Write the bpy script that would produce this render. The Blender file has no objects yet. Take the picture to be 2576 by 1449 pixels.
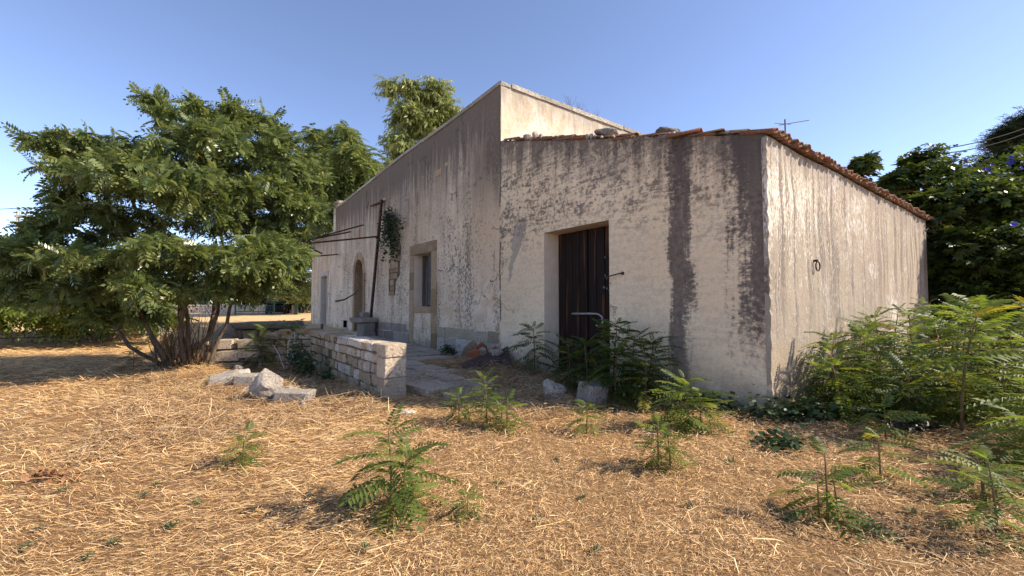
import bpy, math, random
import numpy as np
from mathutils import Vector, Matrix, Euler

# ------------------------------------------------------------------ camera, sky, sun, exposure
SC = bpy.context.scene
COL = SC.collection
R = math.radians
cam_d = bpy.data.cameras.new('camera')
cam_d.sensor_width = 36.0
cam_d.lens = 1085.0 / 2576.0 * 36.0
cam_d.clip_start = 0.05
cam_d.clip_end = 3000.0
cam = bpy.data.objects.new('camera', cam_d)
COL.objects.link(cam)
cam.location = (0, 0, 1.5)
cam.rotation_euler = (R(90 + 2.19), 0, 0)
SC.camera = cam

SUN_EL, SUN_AZ = 36.5, -5.0            # degrees; azimuth counted from +X towards +Y
SUN_DIR = Vector((math.cos(R(SUN_EL)) * math.cos(R(SUN_AZ)), math.cos(R(SUN_EL)) * math.sin(R(SUN_AZ)), math.sin(R(SUN_EL))))
world = bpy.data.worlds.new('World')
SC.world = world
world.use_nodes = True
wn = world.node_tree
bg = wn.nodes['Background']
sky = wn.nodes.new('ShaderNodeTexSky')
sky.sky_type = 'NISHITA'
sky.sun_disc = False
sky.sun_elevation = R(SUN_EL)
sky.sun_rotation = R(90 - SUN_AZ)
sky.air_density = 0.6
sky.dust_density = 0.15
sky.ozone_density = 4.2
sky.altitude = 200
tint = wn.nodes.new('ShaderNodeMix'); tint.data_type = 'RGBA'; tint.blend_type = 'MULTIPLY'; tint.inputs[0].default_value = 1.0
tint.inputs[7].default_value = (1.21, .972, .86, 1)          # even white-balance tint over the whole sky
wn.links.new(sky.outputs[0], tint.inputs[6])
wn.links.new(tint.outputs[2], bg.inputs[0])
bg.inputs[1].default_value = 0.150
sun_d = bpy.data.lights.new('sun', 'SUN')
sun_d.energy = 3.45
sun_d.angle = R(0.5)
sun_d.color = (1.0, 0.86, 0.68)
sun = bpy.data.objects.new('sun', sun_d)
COL.objects.link(sun)
sun.rotation_euler = (-SUN_DIR).to_track_quat('-Z', 'Y').to_euler()
sun.location = (30, 0, 30)
SC.render.engine = 'CYCLES'
SC.cycles.use_denoising = True
SC.cycles.use_adaptive_sampling = False
SC.cycles.sample_clamp_indirect = 2.5
SC.view_settings.view_transform = 'Standard'
SC.view_settings.look = 'None'
SC.view_settings.gamma = 1.0
SC.view_settings.use_curve_mapping = False
SC.view_settings.exposure = 1.32

# ------------------------------------------------------------------ frames and helpers
rng = np.random.default_rng(7)
random.seed(7)
CX, CY = 3.5187, 5.8992                 # the near corner of the house
HA = R(127.1)                           # local x of the house frame runs along the front, local y points out of the front wall
HC, HS = math.cos(HA), math.sin(HA)

def h2w(t, y, z=0.0):
    return (CX + t * HC - y * HS, CY + t * HS + y * HC, z)

def w2h(x, y):
    dx, dy = x - CX, y - CY
    return dx * HC + dy * HS, -dx * HS + dy * HC

def sstep(a, b, x):
    k = np.clip((x - a) / (b - a), 0, 1)
    return k * k * (3 - 2 * k)

def wave(x, y, s=0.0):
    return (np.sin(1.3 * x + 0.7 * y + s) + np.sin(-0.9 * x + 1.7 * y + 1.3 + s) + np.sin(2.9 * x - 1.1 * y + 2.1 * s) * .6 + np.sin(1.9 * x + 3.3 * y + .4 + s) * .5) / 3.1

def terrace_z(t):
    return np.clip(0.05 + 0.019 * (t - 7.0), 0.05, 0.36)

def ground_z(x, y):
    x = np.asarray(x, float); y = np.asarray(y, float)
    t, o = w2h(x, y)
    z = 0.03 * wave(x * .8, y * .8) + 0.012 * wave(x * 3.1, y * 3.1, 2.0)
    z = z * sstep(0, 1.2, np.hypot(x - CX, y - CY))
    z = z + 0.42 * sstep(14, 44, y) + 0.1 * sstep(12, 20, -x) * sstep(8, 14, y)
    on = sstep(4.3, 6.5, t) * sstep(3.75, 3.55, o) * sstep(27.5, 26.5, t)
    z = z * (1 - on) + on * (terrace_z(t) - 0.05)
    mound = 0.16 * np.exp(-(((t - 6.1) / .9) ** 2 + ((o - .55) / .6) ** 2))
    pit = -0.07 * np.exp(-(((t - 6.0) / 2.0) ** 2 + ((o - 4.9) / .8) ** 2))
    pit2 = -0.16 * np.exp(-(((t - 9.2) / 1.5) ** 2 + ((o - 5.0) / .9) ** 2))
    return z + mound + pit + pit2

def gz(x, y):
    return float(ground_z(x, y))

def link(o, parent=None):
    COL.objects.link(o)
    if parent is not None:
        o.parent = parent
    return o

def tag(o, label=None, cat=None, group=None, kind=None):
    if label: o['label'] = label
    if cat: o['category'] = cat
    if group: o['group'] = group
    if kind: o['kind'] = kind
    return o

def thing(name, loc, label, cat, rz=0.0, group=None):
    o = bpy.data.objects.new(name, None)
    o.empty_display_size = 0.1
    COL.objects.link(o)
    o.location = loc
    o.rotation_euler = (0, 0, rz)
    return tag(o, label, cat, group)

def np_mesh(name, V, quads=None, tris=None, var=None, smooth=False):
    """mesh from numpy arrays; var = one float for each face"""
    me = bpy.data.meshes.new(name)
    V = np.ascontiguousarray(V, np.float32)
    nq = 0 if quads is None else len(quads)
    nt = 0 if tris is None else len(tris)
    me.vertices.add(len(V))
    me.vertices.foreach_set('co', V.ravel())
    me.loops.add(nq * 4 + nt * 3)
    me.polygons.add(nq + nt)
    idx = []
    if nq: idx.append(np.asarray(quads, np.int32).ravel())
    if nt: idx.append(np.asarray(tris, np.int32).ravel())
    me.loops.foreach_set('vertex_index', np.concatenate(idx))
    st = np.concatenate([np.arange(nq) * 4, nq * 4 + np.arange(nt) * 3]).astype(np.int32)
    me.polygons.foreach_set('loop_start', st)
    if smooth:
        me.polygons.foreach_set('use_smooth', np.ones(nq + nt, bool))
    if var is not None:
        at = me.attributes.new('var', 'FLOAT', 'FACE')
        at.data.foreach_set('value', np.asarray(var, np.float32))
    me.update(calc_edges=True)
    return me

def mobj(name, me, mat, parent=None, loc=(0, 0, 0), rot=(0, 0, 0), sc=(1, 1, 1)):
    o = bpy.data.objects.new(name, me)
    if mat is not None and len(me.materials) == 0:
        me.materials.append(mat)
    o.location = loc
    o.rotation_euler = rot
    o.scale = sc
    return link(o, parent)

class MB:
    def __init__(s):
        s.v = []; s.f = []
    def verts(s, vs, fs):
        b = len(s.v)
        s.v.extend([tuple(map(float, p)) for p in vs])
        s.f.extend([tuple(b + i for i in f) for f in fs])
        return s
    def box(s, x0, x1, y0, y1, z0, z1):
        vs = [(x, y, z) for z in (z0, z1) for y in (y0, y1) for x in (x0, x1)]
        return s.verts(vs, [(0, 2, 3, 1), (4, 5, 7, 6), (0, 1, 5, 4), (2, 6, 7, 3), (0, 4, 6, 2), (1, 3, 7, 5)])
    def bar(s, p, q, w, h=None, up=(0, 0, 1)):
        h = h or w
        p, q = Vector(p), Vector(q)
        d = (q - p).normalized()
        u = Vector(up)
        if abs(d.dot(u)) > .98: u = Vector((1, 0, 0))
        a = d.cross(u).normalized() * w / 2
        b = a.cross(d).normalized() * h / 2
        vs = [p - a - b, p + a - b, p + a + b, p - a + b, q - a - b, q + a - b, q + a + b, q - a + b]
        return s.verts(vs, [(3, 2, 1, 0), (4, 5, 6, 7), (0, 1, 5, 4), (1, 2, 6, 5), (2, 3, 7, 6), (3, 0, 4, 7)])
    def tube(s, pts, rad, n=6, cap=True):
        pts = [Vector(p) for p in pts]
        if not hasattr(rad, '__len__'): rad = [rad] * len(pts)
        u = None; vs = []
        for i, p in enumerate(pts):
            d = (pts[min(i + 1, len(pts) - 1)] - pts[max(i - 1, 0)]).normalized()
            if u is None:
                u = d.orthogonal().normalized()
            else:
                u = (u - d * u.dot(d))
                u = u.normalized() if u.length > 1e-5 else d.orthogonal().normalized()
            w = d.cross(u)
            for k in range(n):
                a = 2 * math.pi * k / n
                vs.append(p + (u * math.cos(a) + w * math.sin(a)) * rad[i])
        fs = []
        for i in range(len(pts) - 1):
            for k in range(n):
                fs.append((i * n + k, i * n + (k + 1) % n, (i + 1) * n + (k + 1) % n, (i + 1) * n + k))
        if cap:
            fs.append(tuple(range(n - 1, -1, -1)))
            fs.append(tuple((len(pts) - 1) * n + k for k in range(n)))
        return s.verts(vs, fs)
    def prism(s, poly, axis, d0, d1):
        """poly in the two other axes, extruded along axis (0,1,2)"""
        n = len(poly); vs = []
        for d in (d0, d1):
            for a, b in poly:
                p = [a, b]; p.insert(axis, d); vs.append(p)
        fs = [tuple(range(n)), tuple(range(2 * n - 1, n - 1, -1))]
        fs += [(i, n + i, n + (i + 1) % n, (i + 1) % n) for i in range(n)]
        return s.verts(vs, fs)
    def mesh(s, name, smooth=False):
        me = bpy.data.meshes.new(name)
        me.from_pydata(s.v, [], s.f)
        me.update()
        if smooth:
            me.polygons.foreach_set('use_smooth', np.ones(len(me.polygons), bool))
        return me
    def build(s, name, mat, parent=None, loc=(0, 0, 0), rot=(0, 0, 0), smooth=False, fix=True):
        me = s.mesh(name, smooth)
        if fix:
            import bmesh
            bm = bmesh.new(); bm.from_mesh(me)
            bmesh.ops.recalc_face_normals(bm, faces=bm.faces)
            bm.to_mesh(me); bm.free()
        return mobj(name, me, mat, parent, loc, rot)

def chamfer_block(seed, c=0.07, j=0.05):
    """unit block with broken edges, 44 triangles"""
    r = random.Random(seed)
    vs = []; idx = {}
    for sx in (-1, 1):
        for sy in (-1, 1):
            for sz in (-1, 1):
                jj = [r.uniform(-j, j) for _ in range(3)]
                for ax in range(3):
                    cc = c * r.uniform(.6, 1.8)
                    p = [sx * .5, sy * .5, sz * .5]
                    for k in range(3):
                        if k != ax: p[k] -= (sx, sy, sz)[k] * cc
                        p[k] += jj[k]
                    idx[(sx, sy, sz, ax)] = len(vs); vs.append(p)
    fs = []
    for ax in range(3):
        o1, o2 = [k for k in range(3) if k != ax]
        for s_ in (-1, 1):
            q = []
            for a, b in ((-1, -1), (1, -1), (1, 1), (-1, 1)):
                key = [0, 0, 0]; key[ax] = s_; key[o1] = a; key[o2] = b
                q.append(idx[tuple(key) + (ax,)])
            fs.append(q)
        for a in (-1, 1):
            for b in (-1, 1):
                q = []
                for s_, axx in ((-1, o1), (1, o1), (1, o2), (-1, o2)):
                    key = [0, 0, 0]; key[ax] = s_; key[o1] = a; key[o2] = b
                    q.append(idx[tuple(key) + (axx,)])
                fs.append(q)
    for sx in (-1, 1):
        for sy in (-1, 1):
            for sz in (-1, 1):
                fs.append([idx[(sx, sy, sz, k)] for k in range(3)])
    import bmesh
    me = bpy.data.meshes.new('stone')
    me.from_pydata(vs, [], fs)
    bm = bmesh.new(); bm.from_mesh(me)
    bmesh.ops.recalc_face_normals(bm, faces=bm.faces)
    bm.to_mesh(me); bm.free()
    return me

def rock_mesh(name, seed, sub=3, rough=.22, flat=None):
    """an angular boulder, about one unit across"""
    import bmesh
    r = np.random.default_rng(seed)
    bm = bmesh.new()
    bmesh.ops.create_icosphere(bm, subdivisions=sub, radius=.55)
    planes = []
    for _ in range(11):
        n = r.normal(size=3); n /= np.linalg.norm(n)
        planes.append((n, r.uniform(.30, .46)))
    waves = []
    for q in range(14):
        n = r.normal(size=3); n /= np.linalg.norm(n); fq = 5 * 1.22 ** q
        waves.append((n, fq, .10 * rough / .22 / (1 + .55 * q)))
    for v in bm.verts:
        p = np.array(v.co)
        for n, d in planes:
            k = p @ n - d
            if k > 0: p = p - n * k * .93
        for n2, fq, am in waves: p = p + p * am * math.sin(fq * (p @ n2) + fq)
        p = p + r.normal(size=3) * .006
        v.co = p
    me = bpy.data.meshes.new(name)
    bm.to_mesh(me); bm.free()
    return me

# ------------------------------------------------------------------ procedural materials
class G:
    """small helper around a material's node tree"""
    def __init__(s, name):
        s.m = bpy.data.materials.new(name)
        s.m.use_nodes = True
        s.t = s.m.node_tree
        s.n = s.t.nodes
        s.bsdf = s.n['Principled BSDF']
        s.out = s.n['Material Output']
        s.bsdf.inputs['Roughness'].default_value = .9
        s.bsdf.inputs['Specular IOR Level'].default_value = .25
    def set(s, sock, v):
        if isinstance(v, bpy.types.NodeSocket): s.t.links.new(v, sock)
        elif isinstance(v, (tuple, list)) and len(v) == 3 and sock.type == 'RGBA': sock.default_value = (*v, 1)
        else: sock.default_value = v
    def math(s, op, a, b=None, c=None, clamp=False):
        n = s.n.new('ShaderNodeMath'); n.operation = op; n.use_clamp = clamp
        s.set(n.inputs[0], a)
        if b is not None: s.set(n.inputs[1], b)
        if c is not None: s.set(n.inputs[2], c)
        return n.outputs[0]
    def add(s, a, b): return s.math('ADD', a, b)
    def mul(s, a, b): return s.math('MULTIPLY', a, b)
    def sub(s, a, b): return s.math('SUBTRACT', a, b)
    def inv(s, a): return s.math('SUBTRACT', 1.0, a)
    def step(s, a, lo, hi):
        n = s.n.new('ShaderNodeMapRange'); n.interpolation_type = 'SMOOTHSTEP'
        s.set(n.inputs[0], a)
        if lo < hi:
            n.inputs[1].default_value = lo; n.inputs[2].default_value = hi; n.inputs[3].default_value = 0; n.inputs[4].default_value = 1
        else:
            n.inputs[1].default_value = hi; n.inputs[2].default_value = lo; n.inputs[3].default_value = 1; n.inputs[4].default_value = 0
        return n.outputs[0]
    def obj(s):
        return s.n.new('ShaderNodeTexCoord').outputs['Object']
    def pos(s):
        return s.n.new('ShaderNodeNewGeometry').outputs['Position']
    def sep(s, v):
        n = s.n.new('ShaderNodeSeparateXYZ'); s.set(n.inputs[0], v); return n.outputs
    def scale(s, v, sc, off=(0, 0, 0)):
        n = s.n.new('ShaderNodeMapping'); s.set(n.inputs[0], v)
        n.inputs['Scale'].default_value = sc; n.inputs['Location'].default_value = off
        return n.outputs[0]
    def noise(s, v, sc, det=6, rough=.6, dist=0.0, stretch=None, off=None):
        if stretch: v = s.scale(v, stretch, off or (0, 0, 0))
        n = s.n.new('ShaderNodeTexNoise'); s.set(n.inputs['Vector'], v)
        n.inputs['Scale'].default_value = sc; n.inputs['Detail'].default_value = det
        n.inputs['Roughness'].default_value = rough; n.inputs['Distortion'].default_value = dist
        return n.outputs[0]
    def voro(s, v, sc, feat='F1', out=0, stretch=None, rand=1.0):
        if stretch: v = s.scale(v, stretch)
        n = s.n.new('ShaderNodeTexVoronoi'); n.feature = feat; s.set(n.inputs['Vector'], v)
        n.inputs['Scale'].default_value = sc
        n.inputs['Randomness'].default_value = rand
        return n.outputs[out]
    def mix(s, f, a, b):
        n = s.n.new('ShaderNodeMix'); n.data_type = 'RGBA'
        s.set(n.inputs[0], f); s.set(n.inputs[6], a); s.set(n.inputs[7], b)
        return n.outputs[2]
    def gain(s, col, k):
        n = s.n.new('ShaderNodeMix'); n.data_type = 'RGBA'; n.blend_type = 'MULTIPLY'; n.inputs[0].default_value = 1
        s.set(n.inputs[6], col)
        c = s.n.new('ShaderNodeCombineColor')
        for i in range(3): s.set(c.inputs[i], k)
        s.t.links.new(c.outputs[0], n.inputs[7])
        return n.outputs[2]
    def rnd(s): return s.n.new('ShaderNodeObjectInfo').outputs['Random']
    def var(s, name='var'):
        n = s.n.new('ShaderNodeAttribute'); n.attribute_name = name; return n.outputs['Fac']
    def bump(s, h, strength=.5, dist=.02):
        n = s.n.new('ShaderNodeBump'); s.set(n.inputs['Height'], h)
        n.inputs['Strength'].default_value = strength; n.inputs['Distance'].default_value = dist
        s.t.links.new(n.outputs[0], s.bsdf.inputs['Normal'])
        return n.outputs[0]
    def color(s, c): s.set(s.bsdf.inputs['Base Color'], c)
    def rough(s, r): s.set(s.bsdf.inputs['Roughness'], r)

def flat_mat(name, col, rough=.7, metal=0.0, var=.25, sc=14.0):
    g = G(name)
    n = g.noise(g.pos(), sc, 5)
    g.color(g.gain(col, g.math('MULTIPLY_ADD', n, 2 * var, 1 - var)))
    g.rough(rough)
    g.bsdf.inputs['Metallic'].default_value = metal
    return g.m

def band(g, t, nz, c, w, soft):
    d = g.math('ABSOLUTE', g.sub(g.add(t, nz), c))
    return g.step(d, w + soft, w - soft)

def plaster_front():
    g = G('weathered_limewash_shaded_front')  # base colour lifted and warmed to offset the shade on this face
    o = g.obj(); X, Y, Z = g.sep(o)
    fine = g.noise(o, 11, 10, .72)
    spk = g.noise(o, 26, 7, .7)
    big = g.noise(o, .55, 8, .62, .6)
    mid = g.noise(o, 2.1, 9, .68, .3)
    brush = g.noise(o, 1.0, 8, .72, stretch=(2.2, 2.2, 13))
    drip = g.noise(o, 1.0, 8, .66, stretch=(4.5, 4.5, .34))
    drip2 = g.noise(o, 1.0, 6, .6, stretch=(1.7, 1.7, .22), off=(3, 1, 5))
    tone = g.noise(o, .33, 4, .5, off=(9, 2, 1), stretch=(1, 1, 1))
    # annex and main house: different limewash
    main = g.step(X, 6.25, 6.42)
    base = g.mix(g.step(tone, .35, .65), (.87, .70, .485), (.77, .60, .40))
    base = g.mix(g.mul(g.step(mid, .48, .66), .35), base, (.90, .76, .57))
    mbase = g.mix(g.step(big, .38, .62), (.58, .455, .325), (.79, .63, .45))
    mbase = g.mix(g.mul(g.step(tone, .40, .58), .75), mbase, (.66, .48, .315))
    lowwhite = g.mul(g.step(g.add(Z, g.mul(mid, 2.4)), 4.6, 3.0), g.step(mid, .40, .60))
    mbase = g.mix(g.mul(lowwhite, .75), mbase, (.82, .69, .54))
    col = g.mix(main, base, mbase)
    # weathering of the annex: grey mottling in the upper half, clearer round the door
    ztop = g.math('MULTIPLY_ADD', X, .288, 3.87)
    below = g.sub(ztop, Z)
    upper = g.math('MAXIMUM', g.step(g.add(Z, g.mul(g.sub(big, .5), 3.0)), 2.2, 3.4), .22)
    mott = g.step(g.add(g.add(g.mul(mid, .30), g.mul(fine, .42)), g.mul(brush, .34)), .50, .585)
    wa = g.mul(g.mul(mott, upper), .85)
    wa = g.math('MAXIMUM', wa, g.mul(g.mul(g.step(spk, .60, .70), g.step(mid, .40, .56)), .75))
    edge = g.mul(g.step(g.add(g.add(below, g.mul(g.sub(drip, .5), 2.6)), g.mul(g.sub(fine, .5), 2.6)), .95, .0), .92)
    wa = g.math('MAXIMUM', wa, edge)
    # weathering of the main wall: dark wash from the coping, darkest by the high corner
    mtop = g.math('MULTIPLY_ADD', X, -.032, 7.42)
    mb = g.sub(mtop, Z)
    e1 = g.mul(g.step(g.add(g.add(mb, g.mul(g.sub(drip, .5), 6.0)), g.mul(g.sub(fine, .5), 4.0)), 3.4, .3), .97)
    cornr = g.mul(g.step(g.add(g.add(X, g.mul(g.sub(drip2, .5), 2.6)), g.mul(g.sub(fine, .5), 2.2)), 9.2, 6.6), g.step(g.add(Z, g.mul(drip, 2.4)), 4.4, 6.6))
    e2 = g.mul(g.step(g.add(g.mul(fine, .6), g.mul(drip2, .4)), .49, .59), .62)
    e3 = g.mul(g.step(g.add(drip, g.mul(g.sub(fine, .5), .3)), .57, .68), .6)
    wm = g.math('MAXIMUM', g.math('MAXIMUM', e1, g.mul(cornr, .9)), g.math('MAXIMUM', e2, e3))
    wm = g.math('MINIMUM', g.mul(wm, g.math('MULTIPLY_ADD', fine, 1.3, .40)), .95)
    w = g.math('ADD', g.mul(wa, g.inv(main)), g.mul(wm, main), clamp=True)
    col = g.mix(w, col, (.125, .096, .075))
    # the two black rain stains beside the near corner
    nz = g.mul(g.sub(g.noise(o, 1.0, 9, .75, stretch=(7, 7, 9)), .5), .62)
    nb = g.mul(g.sub(g.noise(o, 1.3, 3, .5), .5), .22)
    nz = g.add(nz, nb)
    def runs(c, w_):
        f = g.sub(1.0, g.math('DIVIDE', g.math('ABSOLUTE', g.sub(g.add(X, nb), c)), w_))
        f = g.add(f, g.add(g.mul(g.sub(g.noise(o, 1.0, 9, .78, stretch=(9, 9, 16)), .5), 2.6), g.mul(g.sub(g.noise(o, 1.0, 5, .6, stretch=(6, 6, .7)), .5), 2.4)))
        return g.step(f, .05, .55)
    b1 = g.mul(runs(1.33, .27), g.math('MULTIPLY_ADD', g.step(Z, .2, 1.4), .25, .72))
    fade2 = g.step(g.add(Z, g.mul(g.sub(fine, .5), 2.5)), .6, 1.5)
    b2 = g.mul(runs(.08, .50), fade2)
    bb = g.math('MAXIMUM', b1, b2)
    bb = g.mul(bb, g.math('MULTIPLY_ADD', fine, .55, .62))
    bb = g.math('MINIMUM', bb, .92)
    col = g.mix(bb, col, (.088, .070, .064))
    # fallen render: bare tan mortar patches, rising damp at the foot
    pc = g.math('MULTIPLY_ADD', Z, -.36, 6.72)
    pw = g.math('MULTIPLY_ADD', g.sub(Z, 2.0), .13, .02)
    pd = g.math('ABSOLUTE', g.sub(g.add(X, g.mul(g.sub(g.noise(o, 3.0, 8, .7), .5), .55)), pc))
    pat = g.mul(g.mul(g.step(g.sub(pd, pw), .03, -.02), band(g, Z, g.mul(g.sub(fine, .5), .5), 2.75, .70, .10)), .7)
    col = g.mix(pat, col, (.30, .265, .23))
    lost = g.mul(g.step(g.add(mid, g.mul(g.sub(fine, .5), .25)), .655, .67), g.mul(main, g.step(Z, 6.2, 5.6)))
    col = g.mix(g.mul(lost, .8), col, (.30, .20, .125))
    damp = g.mul(g.step(g.add(Z, g.mul(g.sub(mid, .5), 1.3)), .55, .12), .7)
    col = g.mix(damp, col, (.27, .215, .165))
    # cracks
    nv = g.n.new('ShaderNodeTexNoise'); g.set(nv.inputs['Vector'], o); nv.inputs['Scale'].default_value = 2.2; nv.inputs['Detail'].default_value = 7; nv.inputs['Roughness'].default_value = .65
    dv = g.n.new('ShaderNodeVectorMath'); dv.operation = 'MULTIPLY_ADD'; g.t.links.new(nv.outputs['Color'], dv.inputs[0]); dv.inputs[1].default_value = (1.5, 1.5, 1.5); g.t.links.new(o, dv.inputs[2])
    cr = g.voro(dv.outputs[0], .55, 'DISTANCE_TO_EDGE', 0, (1, 1, .8))
    crk = g.mul(g.step(cr, .010, .003), g.step(big, .52, .57))
    joint = g.mul(band(g, X, g.mul(g.sub(fine, .5), .10), 6.33, .022, .012), g.step(g.noise(o, 1.2, 3), .36, .48))
    crk = g.math('MAXIMUM', g.mul(crk, .7), joint)
    col = g.mix(crk, col, (.10, .085, .075))
    col = g.gain(col, g.math('MULTIPLY_ADD', spk, .5, .75))
    g.color(col)
    h = g.add(g.add(g.mul(fine, .6), g.mul(brush, .7)), g.mul(spk, .25))
    h = g.sub(h, g.add(g.mul(crk, 1.2), g.add(g.mul(lost, .8), g.mul(pat, .6))))
    g.bump(h, .75, .03)
    return g.m

def plaster_side():
    g = G('streaked_limewash_sunlit_side')  # sunlit copy of the front limewash, with a lower base colour
    o = g.obj(); X, Y, Z = g.sep(o)
    S = g.mul(Y, -1.0)
    fine = g.noise(o, 10, 10, .74)
    spk = g.noise(o, 1.0, 7, .7, stretch=(34, 34, 15))
    mid = g.noise(o, 1.5, 8, .66, .3)
    big = g.noise(o, .5, 5, .6)
    drip = g.noise(o, 1.0, 8, .66, stretch=(7.5, 7.5, .22))
    drip2 = g.noise(o, 1.0, 9, .78, stretch=(8, 8, 1.6), off=(2, 7, 1))
    col = g.mix(g.step(big, .38, .62), (.66, .59, .49), (.58, .495, .39))
    col = g.mix(g.step(mid, .50, .62), col, (.71, .66, .58))
    low = g.step(g.add(g.sub(3.75, Z), g.mul(S, .22)), .2, 2.6)
    brown = g.step(g.add(g.add(g.mul(drip2, .5), g.mul(spk, .5)), g.mul(low, .12)), .485, .575)
    col = g.mix(g.mul(brown, .88), col, (.30, .245, .185))
    d = g.mul(g.step(g.add(g.add(drip, g.mul(g.sub(fine, .5), .30)), g.mul(g.sub(spk, .5), .35)), .505, .585), g.step(g.add(Z, g.mul(mid, 3.6)), 2.3, 3.7))
    col = g.mix(g.mul(d, .92), col, (.17, .142, .118))
    eave = g.mul(g.step(g.add(g.add(g.sub(3.85, Z), g.mul(g.sub(drip2, .5), 1.6)), g.mul(g.sub(spk, .5), .8)), .55, .0), .7)
    col = g.mix(eave, col, (.20, .165, .135))
    d2 = g.mul(g.step(g.add(fine, g.mul(big, .5)), .76, .86), .6)
    col = g.mix(d2, col, (.27, .22, .175))
    wh = g.mul(g.step(g.add(g.add(g.mul(g.noise(o, 1.0, 9, .8, stretch=(12, 12, 7), off=(5, 5, 5)), .5), g.mul(big, .45)), g.mul(mid, .25)), .63, .72), .55)
    col = g.mix(wh, col, (.74, .71, .66))
    damp = g.mul(g.step(g.add(Z, g.mul(g.sub(mid, .5), 1.4)), 1.1, .2), .6)
    col = g.mix(damp, col, (.40, .305, .205))
    g.color(g.gain(col, g.math('MULTIPLY_ADD', fine, .55, .72)))
    h = g.add(g.mul(fine, .7), g.add(g.mul(spk, .4), g.mul(mid, .5)))
    g.bump(h, .8, .035)
    return g.m

def plaster_parapet():
    g = G('ochre_limewash_gable')
    o = g.obj(); X, Y, Z = g.sep(o)
    fine = g.noise(o, 9, 10, .74)
    mid = g.noise(o, 1.5, 9, .68, .4)
    drip = g.noise(o, 1.0, 7, .7, stretch=(5, 5, .8))
    col = g.mix(g.step(mid, .40, .60), (.66, .60, .49), (.57, .455, .31))
    col = g.mix(g.mul(g.step(fine, .50, .62), .5), col, (.73, .69, .61))
    top = g.step(g.add(g.sub(7.2, Z), g.mul(g.sub(drip, .5), 2.6)), 1.0, .0)
    top = g.math('MAXIMUM', top, g.mul(g.step(g.add(fine, g.mul(drip, .5)), .80, .90), .8))
    col = g.mix(g.mul(top, .68), col, (.22, .195, .165))
    g.color(col)
    g.bump(g.add(fine, g.mul(mid, .6)), .8, .03)
    return g.m

def stone_mat(name, c1, c2, c3, lichen=.35, scale=1.0):
    g = G(name)
    p = g.pos()
    r = g.rnd()
    n1 = g.noise(p, 2.6 * scale, 7, .65)
    n2 = g.noise(p, 22 * scale, 8, .75)
    n3 = g.noise(p, 70 * scale, 4, .7)
    col = g.mix(g.step(g.add(n1, g.mul(g.sub(r, .5), .3)), .36, .64), c1, c2)
    col = g.mix(g.mul(g.step(g.add(n2, g.mul(g.sub(r, .5), .12)), .55, .70), lichen), col, c3)
    pit = g.step(g.noise(p, 26 * scale, 7, .8), .45, .34)
    col = g.mix(g.mul(pit, .75), col, tuple(c * .35 for c in c3))
    col = g.gain(col, g.math('MULTIPLY_ADD', r, .4, .8))
    g.color(col)
    g.bump(g.add(g.sub(g.add(n2, g.mul(n3, .4)), g.mul(pit, .7)), g.mul(g.noise(p, 9 * scale, 6, .7), 1.2)), 1.0, .05)
    return g.m

def leaf_mat(name, c1, c2, trans, wob=.5, attr=True, yellow=None, gloss=.42):
    g = G(name)
    v = g.var() if attr else g.rnd()
    col = g.mix(v, c1, c2)
    if yellow is not None:
        col = g.mix(g.step(v, .985, .99), col, yellow)
    if not attr:
        col = g.mix(g.mul(g.step(v, .93, .99), .7), col, (.26, .24, .045))
        col = g.mix(g.mul(g.step(g.noise(g.pos(), 26.0, 3), .64, .70), .6), col, (.20, .13, .045))
    n = g.noise(g.pos(), 3.0, 3)
    col = g.gain(col, g.math('MULTIPLY_ADD', n, wob, 1 - wob / 2))
    g.color(col)
    g.rough(gloss)
    g.bsdf.inputs['Specular IOR Level'].default_value = .35
    tr = g.n.new('ShaderNodeBsdfTranslucent')
    hs = g.n.new('ShaderNodeHueSaturation')
    hs.inputs['Hue'].default_value = .475; hs.inputs['Saturation'].default_value = 1.15; hs.inputs['Value'].default_value = 1.9
    g.t.links.new(col, hs.inputs['Color']); g.t.links.new(hs.outputs[0], tr.inputs[0])
    mx = g.n.new('ShaderNodeMixShader'); mx.inputs[0].default_value = trans
    g.t.links.new(g.bsdf.outputs[0], mx.inputs[1]); g.t.links.new(tr.outputs[0], mx.inputs[2])
    g.t.links.new(mx.outputs[0], g.out.inputs[0])
    return g.m

def bark_mat(name, c1, c2):
    g = G(name)
    p = g.pos()
    n = g.noise(p, 1.0, 8, .7, stretch=(16, 16, 4))
    n2 = g.noise(p, 40, 4, .7)
    g.color(g.gain(g.mix(g.step(n, .36, .64), c1, c2), g.math('MULTIPLY_ADD', n2, .6, .7)))
    g.bump(n, .8, .02)
    return g.m

def ground_mat():
    g = G('dry_straw_soil')
    p = g.pos()
    f1 = g.noise(p, 1.0, 9, .8, .8, stretch=(18, 60, 18))
    f2 = g.noise(p, 1.0, 9, .8, .8, stretch=(55, 22, 30))
    big = g.noise(p, .35, 6, .6)
    mid = g.noise(p, 2.2, 6, .65)
    f = g.math('MAXIMUM', f1, f2)
    col = g.mix(g.step(f, .46, .66), (.20, .11, .05), (.58, .35, .155))
    col = g.mix(g.mul(g.step(f1, .58, .70), .7), col, (.66, .45, .225))
    col = g.mix(g.mul(g.step(mid, .52, .66), .55), col, (.20, .125, .065))
    col = g.mix(g.mul(g.step(big, .5, .62), .35), col, (.36, .235, .12))
    far = g.n.new('ShaderNodeVectorMath'); far.operation = 'LENGTH'; g.t.links.new(p, far.inputs[0])
    whole = g.mix(g.step(f, .40, .62), (.44, .27, .12), (.74, .52, .25))
    col = g.mix(g.step(far.outputs['Value'], 9.0, 26.0), col, whole)          # beyond the built stalks the straw cover is in the material
    g.color(col)
    g.bump(g.add(f, g.mul(mid, .6)), .9, .05)
    g.rough(.95)
    return g.m

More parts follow.
